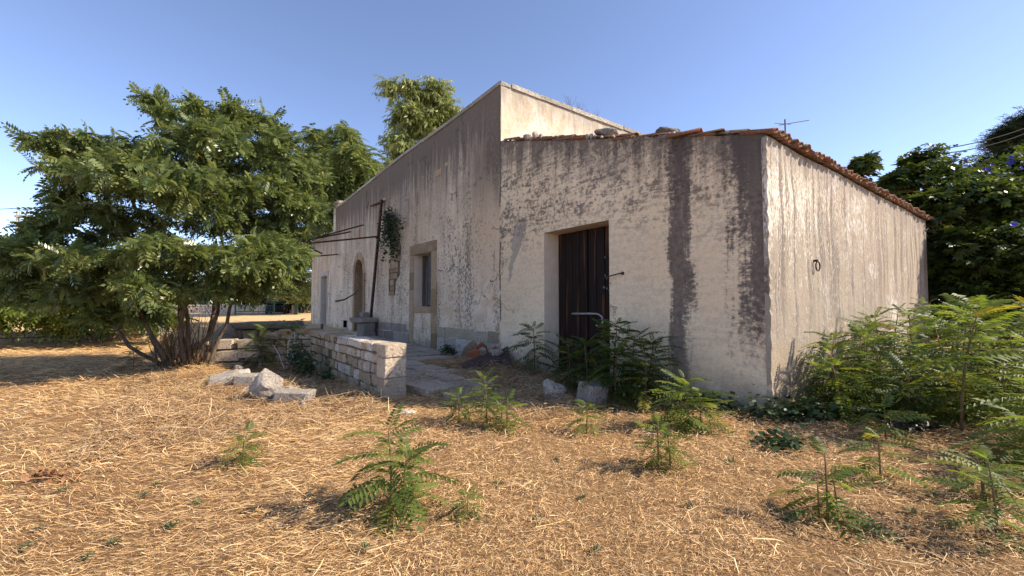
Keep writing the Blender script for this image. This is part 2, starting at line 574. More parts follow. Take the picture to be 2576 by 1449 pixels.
def straw_mat(name, dark, mid, light):
    g = G(name)
    v = g.var()
    col = g.mix(g.step(v, .0, .55), dark, mid)
    col = g.mix(g.step(v, .55, 1.0), col, light)
    n = g.noise(g.pos(), 1.1, 5, .6)
    col = g.gain(col, g.math('MULTIPLY_ADD', n, .9, .55))
    g.color(col)
    g.rough(.62)
    g.bsdf.inputs['Specular IOR Level'].default_value = .35
    return g.m

def wood_door_mat():
    g = G('weathered_dark_wood')
    o = g.obj()
    r = g.rnd()
    sh = g.n.new('ShaderNodeVectorMath'); sh.operation = 'ADD'
    c = g.n.new('ShaderNodeCombineXYZ'); g.set(c.inputs[0], g.mul(r, 13.0)); g.set(c.inputs[2], g.mul(r, 7.0))
    g.t.links.new(o, sh.inputs[0]); g.t.links.new(c.outputs[0], sh.inputs[1])
    v = sh.outputs[0]
    gr = g.noise(v, 1.0, 9, .75, .6, stretch=(38, 38, 1.1))
    st = g.noise(v, 1.0, 6, .6, .3, stretch=(9, 9, .55))
    col = g.mix(g.step(gr, .36, .66), (.005, .003, .0025), (.022, .011, .007))
    col = g.mix(g.mul(g.step(st, .56, .68), .7), col, (.12, .048, .022))
    col = g.mix(g.mul(g.step(gr, .64, .74), .5), col, (.085, .065, .05))
    g.color(col)
    g.bump(gr, .8, .008)
    g.rough(.75)
    return g.m

def grey_wood_mat():
    g = G('bleached_grey_wood')
    o = g.obj()
    gr = g.noise(o, 1.0, 9, .75, .4, stretch=(45, 45, 1.6))
    col = g.mix(g.step(gr, .34, .68), (.075, .068, .062), (.20, .19, .18))
    g.color(col); g.bump(gr, .7, .006)
    return g.m

def tile_mat():
    g = G('terracotta_roof_tile')
    p = g.pos(); r = g.rnd()
    n = g.noise(p, 7, 8, .7); n2 = g.noise(p, 30, 6, .75)
    col = g.mix(g.step(g.add(n, g.mul(g.sub(r, .5), .5)), .36, .64), (.32, .125, .065), (.24, .145, .092))
    col = g.mix(g.mul(g.step(n2, .44, .58), .80), col, (.125, .092, .07))
    col = g.mix(g.mul(g.step(g.add(n2, g.mul(r, .2)), .70, .78), .6), col, (.42, .36, .27))
    g.color(col); g.bump(n2, .8, .02)
    return g.m

def rust_mat():
    g = G('rusty_iron')
    p = g.pos()
    n = g.noise(p, 9, 7, .7)
    g.color(g.mix(g.step(n, .40, .62), (.028, .019, .016), (.13, .05, .025)))
    g.rough(.8); g.bump(n, .4, .006)
    return g.m

M = dict(
    front=plaster_front(), side=plaster_side(), gable=plaster_parapet(),
    reveal=flat_mat('limewashed_reveal', (.68, .56, .43), .95, var=.22, sc=5),
    sand=stone_mat('sandstone_surround', (.46, .305, .175), (.53, .375, .235), (.28, .185, .115), .6, .8),
    lime=stone_mat('limestone_block', (.66, .56, .46), (.74, .665, .575), (.30, .25, .205), .85),
    limeo=stone_mat('ochre_limestone_block', (.53, .405, .27), (.60, .49, .355), (.22, .165, .12), .95),
    white=stone_mat('pale_broken_limestone', (.58, .515, .44), (.42, .35, .28), (.19, .16, .13), .95),
    greyst=stone_mat('grey_weathered_stone', (.36, .31, .265), (.46, .395, .335), (.18, .15, .125), .7),
    rockd=stone_mat('dark_roof_rock', (.20, .175, .15), (.30, .265, .225), (.10, .09, .08), .7),
    pave=stone_mat('paving_limestone', (.52, .42, .31), (.62, .515, .39), (.26, .20, .145), .7),
    core=flat_mat('earth_mortar', (.13, .092, .06), .98, var=.5, sc=9),
    dark=flat_mat('dark_interior', (.012, .011, .010), .95),
    coping=stone_mat('coping_stone', (.43, .385, .32), (.50, .455, .385), (.19, .17, .15), .8),
    tile=tile_mat(), brick=flat_mat('broken_terracotta', (.36, .13, .065), .9, var=.4, sc=8),
    slate=flat_mat('brown_painted_metal_sheet', (.055, .034, .034), .6, var=.3, sc=12),
    door=wood_door_mat(), greywood=grey_wood_mat(), rust=rust_mat(),
    steel=flat_mat('galvanised_steel', (.34, .32, .30), .5, .4, .3),
    iron=flat_mat('dark_grey_iron', (.07, .066, .066), .55, .5),
    ground=ground_mat(),
    straw=straw_mat('straw_stalk', (.23, .112, .050), (.74, .47, .208), (.90, .68, .37)),
    hay=straw_mat('shaded_hay', (.17, .095, .045), (.42, .27, .135), (.72, .55, .33)),  # straw browned in its colour to stand in for shade
    bark=bark_mat('brown_bark', (.07, .05, .038), (.165, .125, .095)),
    bark2=bark_mat('grey_bark', (.16, .125, .095), (.29, .24, .19)),
    barkpale=bark_mat('pale_bark', (.30, .26, .21), (.46, .42, .36)),
    stem=flat_mat('red_brown_stem', (.16, .10, .05), .7, var=.35),
    gstem=flat_mat('green_stem', (.18, .19, .06), .6, var=.35),
    melia=leaf_mat('feathery_tree_leaf', (.060, .092, .030), (.185, .225, .075), .34, yellow=(.42, .30, .03), gloss=.30),
    melia2=leaf_mat('light_feathery_leaf', (.065, .100, .022), (.150, .190, .042), .36, gloss=.34),
    euca=leaf_mat('hanging_narrow_leaf', (.11, .145, .045), (.25, .28, .095), .30, gloss=.4),
    fig=leaf_mat('broad_lobed_leaf', (.026, .044, .012), (.080, .112, .026), .22, gloss=.46),
    vine=leaf_mat('vine_heart_leaf', (.035, .062, .014), (.085, .125, .026), .28, gloss=.38),
    conif=leaf_mat('conifer_needle', (.014, .026, .011), (.042, .060, .022), .10, gloss=.6),
    paleconif=leaf_mat('pale_cedar_needle', (.070, .090, .030), (.125, .140, .050), .15, gloss=.6),
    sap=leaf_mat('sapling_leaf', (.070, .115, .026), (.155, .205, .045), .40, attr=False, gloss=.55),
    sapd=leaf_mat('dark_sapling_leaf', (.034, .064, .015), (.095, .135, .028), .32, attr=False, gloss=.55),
    ivy=leaf_mat('ivy_leaf', (.020, .042, .014), (.045, .078, .022), .15, gloss=.38),
    caper=leaf_mat('round_caper_leaf', (.030, .052, .026), (.060, .085, .040), .18, gloss=.5),
    weed=leaf_mat('grey_green_weed', (.085, .115, .050), (.14, .165, .075), .2, gloss=.6),
    flower=flat_mat('violet_blue_petal', (.075, .06, .46), .6, var=.25),
    petal=flat_mat('pale_flower_throat', (.45, .35, .60), .6),
    carblk=flat_mat('black_car_paint', (.012, .013, .017), .16, var=.1),
    glass=flat_mat('blue_dark_glass', (.02, .03, .05), .06, var=.1),
    chrome=flat_mat('bright_chrome', (.55, .56, .58), .18, 1.0, .05),
    tyre=flat_mat('tyre_rubber', (.02, .02, .02), .8),
    plate=flat_mat('white_plate', (.75, .76, .78), .4, var=.04),
    lamp=flat_mat('clear_lamp_glass', (.6, .62, .64), .15, .3, .1),
    greenp=flat_mat('green_painted_steel', (.025, .10, .06), .5, var=.3),
    yellow=flat_mat('yellow_plastic', (.72, .42, .03), .5, var=.15),
    whitep=flat_mat('white_paint', (.75, .74, .70), .5, var=.1),
    concrete=stone_mat('old_concrete', (.33, .295, .25), (.42, .38, .325), (.22, .195, .165), .6),
    cable=flat_mat('black_cable', (.012, .012, .013), 1.0),
    plastic=flat_mat('black_plastic_sheet', (.012, .012, .013), .35),
    pole=flat_mat('concrete_pole', (.42, .40, .37), .85),
)

# ------------------------------------------------------------------ ground: one sheet to the horizon
def axis(lo, hi, fine_lo, fine_hi, fs, growth=1.28):
    a = list(np.arange(fine_lo, fine_hi + 1e-6, fs))
    s = fs; x = fine_lo
    while x > lo:
        s *= growth; x -= s; a.insert(0, max(x, lo))
    s = fs; x = fine_hi
    while x < hi:
        s *= growth; x += s; a.append(min(x, hi))
    return np.array(a)

gxs = axis(-900, 900, -13, 8, .16)
gys = axis(-60, 1500, 1.5, 16, .16)
GX, GY = np.meshgrid(gxs, gys)
GZ = ground_z(GX, GY)
nx, ny = len(gxs), len(gys)
ii = np.arange(nx * ny).reshape(ny, nx)
quads = np.stack([ii[:-1, :-1], ii[:-1, 1:], ii[1:, 1:], ii[1:, :-1]], -1).reshape(-1, 4)
ground = mobj('ground', np_mesh('ground', np.stack([GX, GY, GZ], -1).reshape(-1, 3), quads, smooth=True), M['ground'])
tag(ground, 'dry mown field of straw and brown soil', 'ground', kind='structure')

# ------------------------------------------------------------------ the farmhouse
house = thing('farmhouse', (CX, CY, 0), 'old plastered stone farmhouse with stained walls and lean-to tiled roof', 'house', HA)
ANNEX_T, MAIN_T, END_T, DEPTH, ANNEX_D = 6.31, 21.6, 27.0, 10.6, 10.1

def annex_top(t): return 3.87 + .2884 * t
PARA = [(6.31, 7.18), (8.8, 7.09), (13.1, 7.05), (15.75, 6.90), (19.1, 6.75), (21.6, 6.66)]
def main_top(t): return float(np.interp(t, [p[0] for p in PARA], [p[1] for p in PARA]))

ARCH_C, ARCH_R, ARCH_S, ARCH_RISE = 17.55, .60, 2.92, .66
def arch_z(t, r=ARCH_R, rise=ARCH_RISE):
    k = min(1, abs(t - ARCH_C) / r)
    return ARCH_S + rise * math.sqrt(max(0, 1 - k * k))

HOLES = [  # t0, t1, z0, z-top function
    (2.78, 4.63, -.5, lambda t: 3.10),
    (10.17, 11.50, 1.43, lambda t: 3.22),
    (ARCH_C - ARCH_R, ARCH_C + ARCH_R, .24, arch_z),
    (19.30, 19.90, .36, lambda t: .71),
    (23.20, 24.50, .33, lambda t: 3.13),
]

def wob(t, z):
    return .010 * math.sin(1.7 * t + 1.1 * z) + .007 * math.sin(3.9 * z - 2.3 * t + 1) + .004 * math.sin(9.1 * t + 7.7 * z)

def wall_sheet(name, t0, t1, topf, mat, holes, y=0.0, z0=-.4, dt=.12, dz=.18, ragged=0.0):
    ts = set(np.round(np.arange(t0, t1, dt), 4)) | {t0, t1}
    for h in holes:
        if h[1] <= t0 or h[0] >= t1: continue
        ts = {t for t in ts if min(abs(t - h[0]), abs(t - h[1])) > .03}
        ts |= {h[0], h[1]}
        if h[3] is arch_z: ts |= set(np.round(np.linspace(h[0], h[1], 15), 4))
    ts = sorted(ts)
    zs = list(np.arange(z0, 8.0, dz))
    mb = MB(); cache = {}
    def vid(t, z):
        k = (round(t, 4), round(z, 4))
        if k not in cache:
            cache[k] = len(mb.v)
            mb.v.append((t, y + wob(t, z), z))
        return cache[k]
    rr = random.Random(3)
    rag = {t: rr.uniform(-ragged, ragged) for t in ts}
    def tp(t): return topf(t) + rag[t]
    for a, b in zip(ts[:-1], ts[1:]):
        m = (a + b) / 2
        spans = [(lambda t: z0, tp)]
        for h in holes:
            if h[0] - 1e-6 <= a and b <= h[1] + 1e-6:
                new = []
                for lo, hi in spans:
                    if h[2] > z0: new.append((lo, lambda t, q=h[2]: q))
                    new.append((h[3], hi))
                spans = new
        for lo, hi in spans:
            la, lb, ha, hb = lo(a), lo(b), hi(a), hi(b)
            zc = [z for z in zs if max(la, lb) + .03 < z < min(ha, hb) - .03]
            pa = [la] + zc + [ha]; pb = [lb] + zc + [hb]
            for k in range(len(pa) - 1):
                q = [vid(a, pa[k]), vid(b, pb[k]), vid(b, pb[k + 1]), vid(a, pa[k + 1])]
                q = list(dict.fromkeys(q))
                if len(q) > 2: mb.f.append(tuple(reversed(q)))
    return mb.build(name, mat, house, smooth=True, fix=False)

wall_sheet('wall', 0.0, ANNEX_T, annex_top, M['front'], HOLES, ragged=.018)
wall_sheet('wall', ANNEX_T, MAIN_T, main_top, M['front'], HOLES)
wall_sheet('wall', MAIN_T, END_T, lambda t: 5.42, M['front'], HOLES)

def side_sheet(name, t, s0, s1, zt, z0, mat, flip=False, d=.15):
    """wall across the house: constant t, running into the depth"""
    ss = np.linspace(s0, s1, int((s1 - s0) / d) + 1)
    mb = MB(); n = int((zt - z0) / d) + 1
    for i, s_ in enumerate(ss):
        for k in range(n + 1):
            z = z0 + (zt - z0) * k / n
            w = wob(s_ + 3, z + 2) if 0 < i < len(ss) - 1 else wob(s_ + 3, z + 2) * .2
            mb.v.append((t + w, -s_, z))
    for i in range(len(ss) - 1):
        for k in range(n):
            a = i * (n + 1) + k
            q = (a, a + n + 1, a + n + 2, a + 1)
            mb.f.append(tuple(reversed(q)) if flip else q)
    return mb.build(name, mat, house, smooth=True, fix=False)

side_sheet('wall', 0.0, 0.0, ANNEX_D, 3.845, -.4, M['side'], flip=True)
side_sheet('wall', ANNEX_T, 0.0, DEPTH, 7.18, 3.0, M['gable'], flip=True)
# ragged plaster lip down the near corner
lip = MB(); rr = random.Random(11)
prev = None
for k in range(60):
    z = -.35 + k * 4.18 / 59
    j1, j2 = rr.uniform(-.004, .020), rr.uniform(-.004, .018)
    cur = [(-j1 - .004, -.05, z), (-j1 - .006, j2 * .6 + .008, z), (.05, j2 + .012, z)]
    lip.v.extend(cur)
    if k:
        b = len(lip.v) - 6
        lip.f += [(b, b + 1, b + 4, b + 3), (b + 1, b + 2, b + 5, b + 4)]
lip.build('corner_render', M['side'], house)
# hidden sides, closing the house
mb = MB()
mb.verts([(0, -ANNEX_D, -.4), (ANNEX_T, -ANNEX_D, -.4), (ANNEX_T, -ANNEX_D, 5.65), (0, -ANNEX_D, 3.88)], [(0, 1, 2, 3)])
mb.verts([(ANNEX_T, -DEPTH, -.4), (END_T, -DEPTH, -.4), (END_T, -DEPTH, 5.42), (MAIN_T, -DEPTH, 6.6), (ANNEX_T, -DEPTH, 7.1)], [(0, 1, 2, 3, 4)])
mb.verts([(MAIN_T, 0, 5.3), (MAIN_T, -DEPTH, 5.3), (MAIN_T, -DEPTH, 6.62), (MAIN_T, 0, 6.62)], [(0, 1, 2, 3)])
mb.verts([(END_T, 0, -.4), (END_T, -DEPTH, -.4), (END_T, -DEPTH, 5.40), (END_T, 0, 5.40)], [(0, 1, 2, 3)])
mb.build('back_wall', M['front'], house, fix=False)
mb = MB()
mb.verts([(ANNEX_T + .25, -.25, 6.75), (MAIN_T - .2, -.25, 6.4), (MAIN_T - .2, -DEPTH + .2, 6.4), (ANNEX_T + .25, -DEPTH + .2, 6.75)], [(0, 1, 2, 3)])
mb.verts([(MAIN_T - .2, -.2, 5.2), (END_T - .1, -.2, 5.2), (END_T - .1, -DEPTH + .2, 5.2), (MAIN_T - .2, -DEPTH + .2, 5.2)], [(0, 1, 2, 3)])
mb.build('flat_roof', M['concrete'], house, fix=False)

# coping stones along the parapet, one by one
cop = bpy.data.objects.new('coping', None); link(cop, house)
cb = [chamfer_block(100 + i, .04, .012) for i in range(4)]
rr = random.Random(5)
t = ANNEX_T - .03; k = 0
while t < MAIN_T:
    L = rr.uniform(1.0, 1.7); L = min(L, MAIN_T - t)
    if L < .2: break
    za, zb = main_top(t), main_top(t + L)
    mobj('coping_stone', cb[k % 4], M['coping'], cop, (t + L / 2, -.14, (za + zb) / 2 + .035), (0, -math.atan2(zb - za, L), 0), (L - .012, .36, .11))
    t += L; k += 1
s_ = .33
while s_ < DEPTH:
    L = min(rr.uniform(.9, 1.6), DEPTH - s_)
    if L < .15: break
    mobj('coping_stone', cb[k % 4], M['coping'], cop, (ANNEX_T + .12, -s_ - L / 2, 7.225 + .006 * s_), (0, 0, R(90)), (L - .012, .34, .13))
    s_ += L; k += 1
t = MAIN_T
while t < END_T - .1:
    L = min(rr.uniform(.9, 1.4), END_T - t)
    mobj('coping_stone', cb[k % 4], M['coping'], cop, (t + L / 2, -.12, 5.45), (0, 0, 0), (L - .012, .32, .09))
    t += L; k += 1
# chimney pier at the end of the high part
mb = MB()
mb.box(21.3, 22.25, -.75, -.05, 5.2, 6.95)
mb.box(21.22, 22.33, -.82, .02, 6.95, 7.07)
mb.build('chimney', M['gable'], house)

# --- big plank door of the lean-to
def reveal(t0, t1, z0, ztop, depth, name='reveal', mat=None, floor=True, thick=.0):
    mb = MB()
    y1 = .012
    mb.verts([(t0, y1, z0), (t0, -depth, z0), (t0, -depth, ztop), (t0, y1, ztop)], [(0, 1, 2, 3)])
    mb.verts([(t1, y1, z0), (t1, -depth, z0), (t1, -depth, ztop), (t1, y1, ztop)], [(3, 2, 1, 0)])
    mb.verts([(t0, y1, ztop), (t1, y1, ztop), (t1, -depth, ztop), (t0, -depth, ztop)], [(3, 2, 1, 0)])
    if floor: mb.verts([(t0, y1, z0), (t1, y1, z0), (t1, -depth, z0), (t0, -depth, z0)], [(0, 1, 2, 3)])
    return mb.build(name, mat or M['reveal'], house, fix=False)

reveal(2.78, 4.63, -.4, 3.10, .48, floor=False)
door = bpy.data.objects.new('door', None); link(door, house)
pk = MB(); rr = random.Random(2)
edges = [2.80, 3.02, 3.25, 3.47, 3.70, 3.735, 3.95, 4.17, 4.39, 4.61]
for i, (a, b) in enumerate(zip(edges[:-1], edges[1:])):
    if b - a < .1:
        MB().box(a + .004, b - .004, -.44, -.375, .02, 3.09).build('cover_strip', M['door'], door)
        continue
    dy = rr.uniform(-.008, .008)
    g_ = MB()
    y0, y1 = -.455, -.405 + dy
    zb = .0 + rr.uniform(0, .05)
    g_.prism([(a + .006, y0), (b - .006, y0), (b - .006, y1 - .008), (b - .016, y1), (a + .016, y1), (a + .006, y1 - .008)], 2, zb, 3.085)
    g_.build('plank', M['door'], door)
MB().box(2.78, 4.63, -.52, -.50, -.3, 3.12).build('door_backing', M['dark'], door)
MB().box(2.70, 4.70, -.50, .06, -.12, -.01).build('doorstep', M['greyst'], house)
# iron bar with a hooked end across the planks
mb = MB()
pts = [(4.12, -.345, 1.30), (3.80, -.34, 1.305), (3.50, -.335, 1.31), (3.36, -.33, 1.305), (3.27, -.33, 1.26), (3.235, -.33, 1.17), (3.27, -.33, 1.08), (3.36, -.33, 1.05), (3.42, -.33, 1.08)]
mb.tube(pts, .022, 8)
mb.bar((3.62, -.42, 1.31), (3.62, -.32, 1.31), .05, .05)
mb.bar((4.0, -.42, 1.30), (4.0, -.33, 1.30), .05, .05)
mb.build('door_bar', M['steel'], door, smooth=True)
# iron hook beside the door
mb = MB()
mb.tube([(2.47, -.02, 2.07), (2.48, .10, 2.06), (2.60, .16, 2.03), (2.83, .14, 1.98)], .013, 6)
mb.tube([(2.47, -.01, 2.07), (2.47, .025, 2.07)], [.035, .028], 8)
mb.build('iron_hook', M['rust'], house)
# dry vine shreds hanging on the planks
mb = MB(); rr = random.Random(9)
for k in range(26):
    t_, z_ = rr.uniform(2.86, 3.25), rr.uniform(1.75, 2.55)
    a = rr.uniform(0, 6.28); s2 = rr.uniform(.015, .035)
    y_ = -.39 + rr.uniform(0, .04)
    mb.verts([(t_ + s2 * math.cos(a), y_, z_ + s2 * math.sin(a)), (t_ - s2 * math.sin(a), y_ + .012, z_ + s2 * math.cos(a)), (t_ - s2 * math.cos(a), y_, z_ - s2 * math.sin(a)), (t_ + s2 * math.sin(a), y_ - .006, z_ - s2 * math.cos(a))], [(0, 1, 2, 3)])
mb.tube([(2.9, -.385, 2.55), (3.0, -.37, 2.35), (2.88, -.37, 2.05), (2.95, -.38, 1.75)], .004, 4)
mb.build('withered_vine', M['greywood'], door, fix=False)

# --- window with its sandstone surround
wind = bpy.data.objects.new('window', None); link(wind, house)
fs_ = lambda i: chamfer_block(200 + i, .02, .008)
def slab(name, t0, t1, z0, z1, y0, y1, mat, parent, seed=0):
    return mobj(name, chamfer_block(300 + seed, .03, .008), mat, parent, ((t0 + t1) / 2, (y0 + y1) / 2, (z0 + z1) / 2), (0, 0, 0), (t1 - t0 - .006, y1 - y0, z1 - z0 - .006))
slab('lintel', 9.80, 11.86, 3.22, 3.58, -.30, .035, M['sand'], wind, 1)
for i, (z0, z1) in enumerate([(-.1, .55), (.55, 1.22), (1.22, 2.0), (2.0, 2.62), (2.62, 3.22)]):
    slab('jamb_stone', 11.50, 11.86, z0, z1, -.30, .032, M['sand'], wind, 2 + i)
    slab('jamb_stone', 9.80, 10.17, z0, z1, -.30, .030, M['sand'], wind, 8 + i)
slab('sill', 10.17, 11.50, 1.22, 1.43, -.42, .05, M['sand'], wind, 14)
mb = MB(); mb.box(10.16, 11.51, -.3, -.015, -.3, 1.225); mb.build('infill_panel', M['reveal'], wind)
reveal(10.17, 11.50, 1.43, 3.22, .5, mat=M['reveal'])
MB().box(10.1, 11.6, -.62, -.55, 1.3, 3.3).build('window_backing', M['dark'], wind)
# shutter leaves: the near one closed, the far one ajar
def shutter(t0, t1, y, rz):
    w = t1 - t0; kw = dict(loc=(t0, y, 0), rot=(0, 0, rz))
    fr = MB()
    fr.box(0, .08, -.025, .025, 1.47, 3.18); fr.box(w - .08, w, -.025, .025, 1.47, 3.18)
    for za, zb in ((1.47, 1.60), (2.26, 2.38), (3.08, 3.18)): fr.box(.08, w - .08, -.024, .024, za, zb)
    fr.build('shutter_frame', M['greywood'], wind, **kw)
    for za, zb in ((1.60, 2.26), (2.38, 3.08)):
        MB().box(.08, w - .08, -.014, .012, za, zb).box(.13, w - .13, .012, .02, za + .05, zb - .05).build('shutter_panel', M['greywood'], wind, **kw)
shutter(10.19, 10.80, -.22, 0)
shutter(10.82, 11.36, -.30, R(-16))
MB().box(11.36, 11.42, -.36, -.26, 1.44, 3.2).build('window_post', M['greywood'], wind)

# --- arched doorway
ad = bpy.data.objects.new('arched_doorway', None); link(ad, house)
def arch_stone(a0, a1, r0, r1, seed):
    rr2 = random.Random(seed); mb = MB()
    pts = []
    for r_, order in ((r0, 1), (r1, -1)):
        ang = [a0 + (a1 - a0) * k / 3 for k in range(4)][::order]
        for a in ang:
            rise = ARCH_RISE * (r_ / ARCH_R) if r_ == r0 else ARCH_RISE + (r_ - ARCH_R) * 1.35
            pts.append((ARCH_C + r_ * math.cos(a), ARCH_S + rise * math.sin(a)))
    n = len(pts); yf = .03 + rr2.uniform(-.006, .006)
    vs = [(p[0], yf, p[1]) for p in pts] + [(p[0], -.35, p[1]) for p in pts]
    fs2 = [tuple(range(n))] + [(i, i + n, (i + 1) % n + n, (i + 1) % n) for i in range(n)]
    mb.verts(vs, fs2)
    mb.build('arch_stone', M['sand'], ad)
for k in range(7):
    arch_stone(math.pi * k / 7 + .008, math.pi * (k + 1) / 7 - .008, ARCH_R, ARCH_R + .26, k)
for i, (z0, z1) in enumerate([(.1, .75), (.75, 1.35), (1.35, 2.1), (2.1, ARCH_S)]):
    slab('jamb_stone', ARCH_C + ARCH_R, ARCH_C + ARCH_R + .26, z0, z1, -.35, .03, M['sand'], ad, 20 + i)
    slab('jamb_stone', ARCH_C - ARCH_R - .26, ARCH_C - ARCH_R, z0, z1, -.35, .03, M['sand'], ad, 25 + i)
slab('threshold', ARCH_C - .95, ARCH_C + .95, .06, .25, -.5, .32, M['pave'], ad, 30)
mb = MB()
ring = [(ARCH_C + ARCH_R, .24)] + [(ARCH_C + ARCH_R * math.cos(math.pi * k / 12), ARCH_S + ARCH_RISE * math.sin(math.pi * k / 12)) for k in range(13)] + [(ARCH_C - ARCH_R, .24)]
for (a, za), (b, zb) in zip(ring[:-1], ring[1:]):
    mb.verts([(a, -.3, za), (b, -.3, zb), (b, -.62, zb), (a, -.62, za)], [(0, 1, 2, 3)])
mb.build('door_reveal', M['sand'], ad, fix=False)
pl = [(16.96, 17.25), (17.26, 17.54), (17.56, 17.84), (17.85, 18.14)]
for i, (a, b) in enumerate(pl):
    zt = min(arch_z(a + .01), arch_z(b - .01))
    MB().box(a, b, -.60 + .004 * i, -.56 + .004 * i, .25, 3.60).build('plank', M['greywood'], ad)
MB().box(16.85, 18.25, -.68, -.64, .1, 3.8).build('door_backing', M['dark'], ad)
# far plain door
fd = bpy.data.objects.new('plain_door', None); link(fd, house)
reveal(23.20, 24.50, .33, 3.13, .38)
slab('lintel', 22.95, 24.75, 3.13, 3.42, -.2, .022, M['lime'], fd, 40)
for i, (z0, z1) in enumerate([(.2, 1.2), (1.2, 2.2), (2.2, 3.13)]):
    slab('jamb_stone', 24.50, 24.74, z0, z1, -.2, .02, M['lime'], fd, 41 + i)
    slab('jamb_stone', 22.96, 23.20, z0, z1, -.2, .02, M['lime'], fd, 45 + i)
for i in range(4):
    a = 23.2 + i * .325
    MB().box(a + .003, a + .322, -.36, -.32 + .004 * (i % 2), .34, 3.12).build('plank', M['greywood'], fd)
slab('doorstep', 22.9, 24.8, .12, .33, -.35, .35, M['pave'], fd, 50)
# vent hole near the foot
reveal(19.30, 19.90, .36, .71, .4, name='vent_hole', mat=M['dark'])
MB().box(19.2, 20.0, -.46, -.4, .3, .8).build('vent_backing', M['dark'], house)
slab('wall_plaque', 17.55, 18.12, 4.60, 5.06, -.05, .03, M['sand'], house, 55)
# plinth slabs: dressed stones showing at the foot of the wall
def course(t0, t1, z0, z1, mat, n, seed, y=.022):
    rr2 = random.Random(seed)
    cuts = [t0] + sorted(t0 + (t1 - t0) * (k + rr2.uniform(-.25, .25)) / n for k in range(1, n)) + [t1]
    for i in range(len(cuts) - 1):
        slab('plinth_stone', cuts[i], cuts[i + 1], z0 + rr2.uniform(-.01, .01), z1 + rr2.uniform(-.012, .012), -.15, y + rr2.uniform(-.008, .008), mat, house, 60 + (seed * 7 + i) % 24)
course(6.40, 9.76, .50, .80, M['limeo'], 6, 1)
course(6.40, 9.76, -.2, .49, M['lime'], 6, 2)
course(11.9, 15.9, .48, .80, M['greyst'], 5, 3)
course(11.9, 15.9, -.2, .47, M['greyst'], 5, 4)
# bare stones where the render has come off
rr = random.Random(21)
MB().prism([(13.25, 1.85), (13.85, 1.85), (13.88, 3.3), (13.75, 4.3), (12.95, 4.4), (12.72, 3.6), (12.80, 2.6), (13.2, 2.4)], 1, -.1, .014).build('bare_mortar', M['core'], house)
z = 1.85
while z < 4.35:
    hgt = rr.uniform(.15, .38)
    t = 12.75 + rr.uniform(-.1, .25)
    tend = 13.82 + (0 if z < 3.4 else -.2)
    if z < 2.3: t = 13.3
    while t < tend - .12:
        L = min(rr.uniform(.22, .46), tend - t)
        slab('bare_stone', t, t + L - .03, z, z + hgt - .028, -.12, .032 + rr.uniform(-.012, .014), M['sand'], house, 100 + rr.randrange(20))
        t += L
    z += hgt
for (t, z, w_, h_) in ((9.75, 5.72, .42, .20), (9.2, 5.85, .18, .12), (11.3, 5.2, .10, .45), (13.6, 4.95, .25, .5), (14.45, 5.78, .3, .12)):
    slab('bare_stone', t - w_ / 2, t + w_ / 2, z - h_ / 2, z + h_ / 2, -.1, .014, M['sand'], house, 120 + int(t * 3) % 9)
# little iron hooks along the facade
for t, z in ((16.55, 2.55), (18.75, 2.30), (20.2, 2.15), (22.4, 2.1), (14.4, 2.68), (9.45, 2.55), (6.62, 2.1), (17.4, 3.95 + .35), (20.6, 3.45)):
    MB().tube([(t, -.03, z), (t, .10, z), (t - .01, .115, z + .035)], .011, 5).build('wall_hook', M['rust'], house)
mb = MB(); mb.tube([(16.6, .02, 6.6), (16.62, .03, 6.0), (16.55, .02, 5.75), (16.4, .03, 5.8), (16.35, .02, 6.05)], .007, 5); mb.build('loose_wire', M['cable'], house)
# iron ring on the side wall
mb = MB()
mb.tube([(-.0, -1.66, 2.20), (-.06, -1.66, 2.20)], .02, 6)
mb.tube([(-.055 - .012 * math.sin(a), -1.66 - .05 * math.sin(a), 2.11 + .075 * math.cos(a)) for a in np.linspace(0, 2 * math.pi, 17)], .011, 6)
mb.build('tethering_ring', M['rust'], house, smooth=True)

# --- lean-to tiled roof
roof = bpy.data.objects.new('roof', None); link(roof, house)
SL = math.atan(.2884)
def half_tile(r0, r1, L, up, seed, thick=.014):
    """barrel tile along x, downhill end (wide for cover) at x=0"""
    rr2 = random.Random(seed); mb = MB(); n = 6
    for x, r_ in ((0, r0), (L, r1)):
        for rad in (r_, r_ - thick):
            for k in range(n + 1):
                a = math.pi * k / n
                zz = rad * math.sin(a) * .72
                mb.v.append((x + rr2.uniform(-.006, .006), rad * math.cos(a), zz if up else -zz + .0))
    m = n + 1
    for k in range(n):
        mb.f += [(k, k + 1, 2 * m + k + 1, 2 * m + k), (m + k + 1, m + k, 3 * m + k, 3 * m + k + 1), (k + 1, k, m + k, m + k + 1), (2 * m + k, 2 * m + k + 1, 3 * m + k + 1, 3 * m + k)]
    mb.f += [(0, 2 * m, 3 * m, m), (n, m + n, 3 * m + n, 2 * m + n)]
    me = mb.mesh('roof_tile', True)
    import bmesh
    bm = bmesh.new(); bm.from_mesh(me); bmesh.ops.recalc_face_normals(bm, faces=bm.faces); bm.to_mesh(me); bm.free()
    me.materials.append(M['tile'])
    return me
covers = [half_tile(.082, .068, .46, True, 10 + i) for i in range(3)]
pans = [half_tile(.070, .082, .46, False, 20 + i) for i in range(3)]
rr = random.Random(31)
rest_v = []; rest_f = []
pitch = .172; ncol = int((ANNEX_D + .1) / pitch); nrow = 16; step_ = .40
def roof_pt(along, s_, lift):
    """along the slope from the eave edge"""
    x = -.10 + along * math.cos(SL)
    z = 3.87 + .2884 * x + .012 + lift / math.cos(SL)
    return (x, -s_, z)
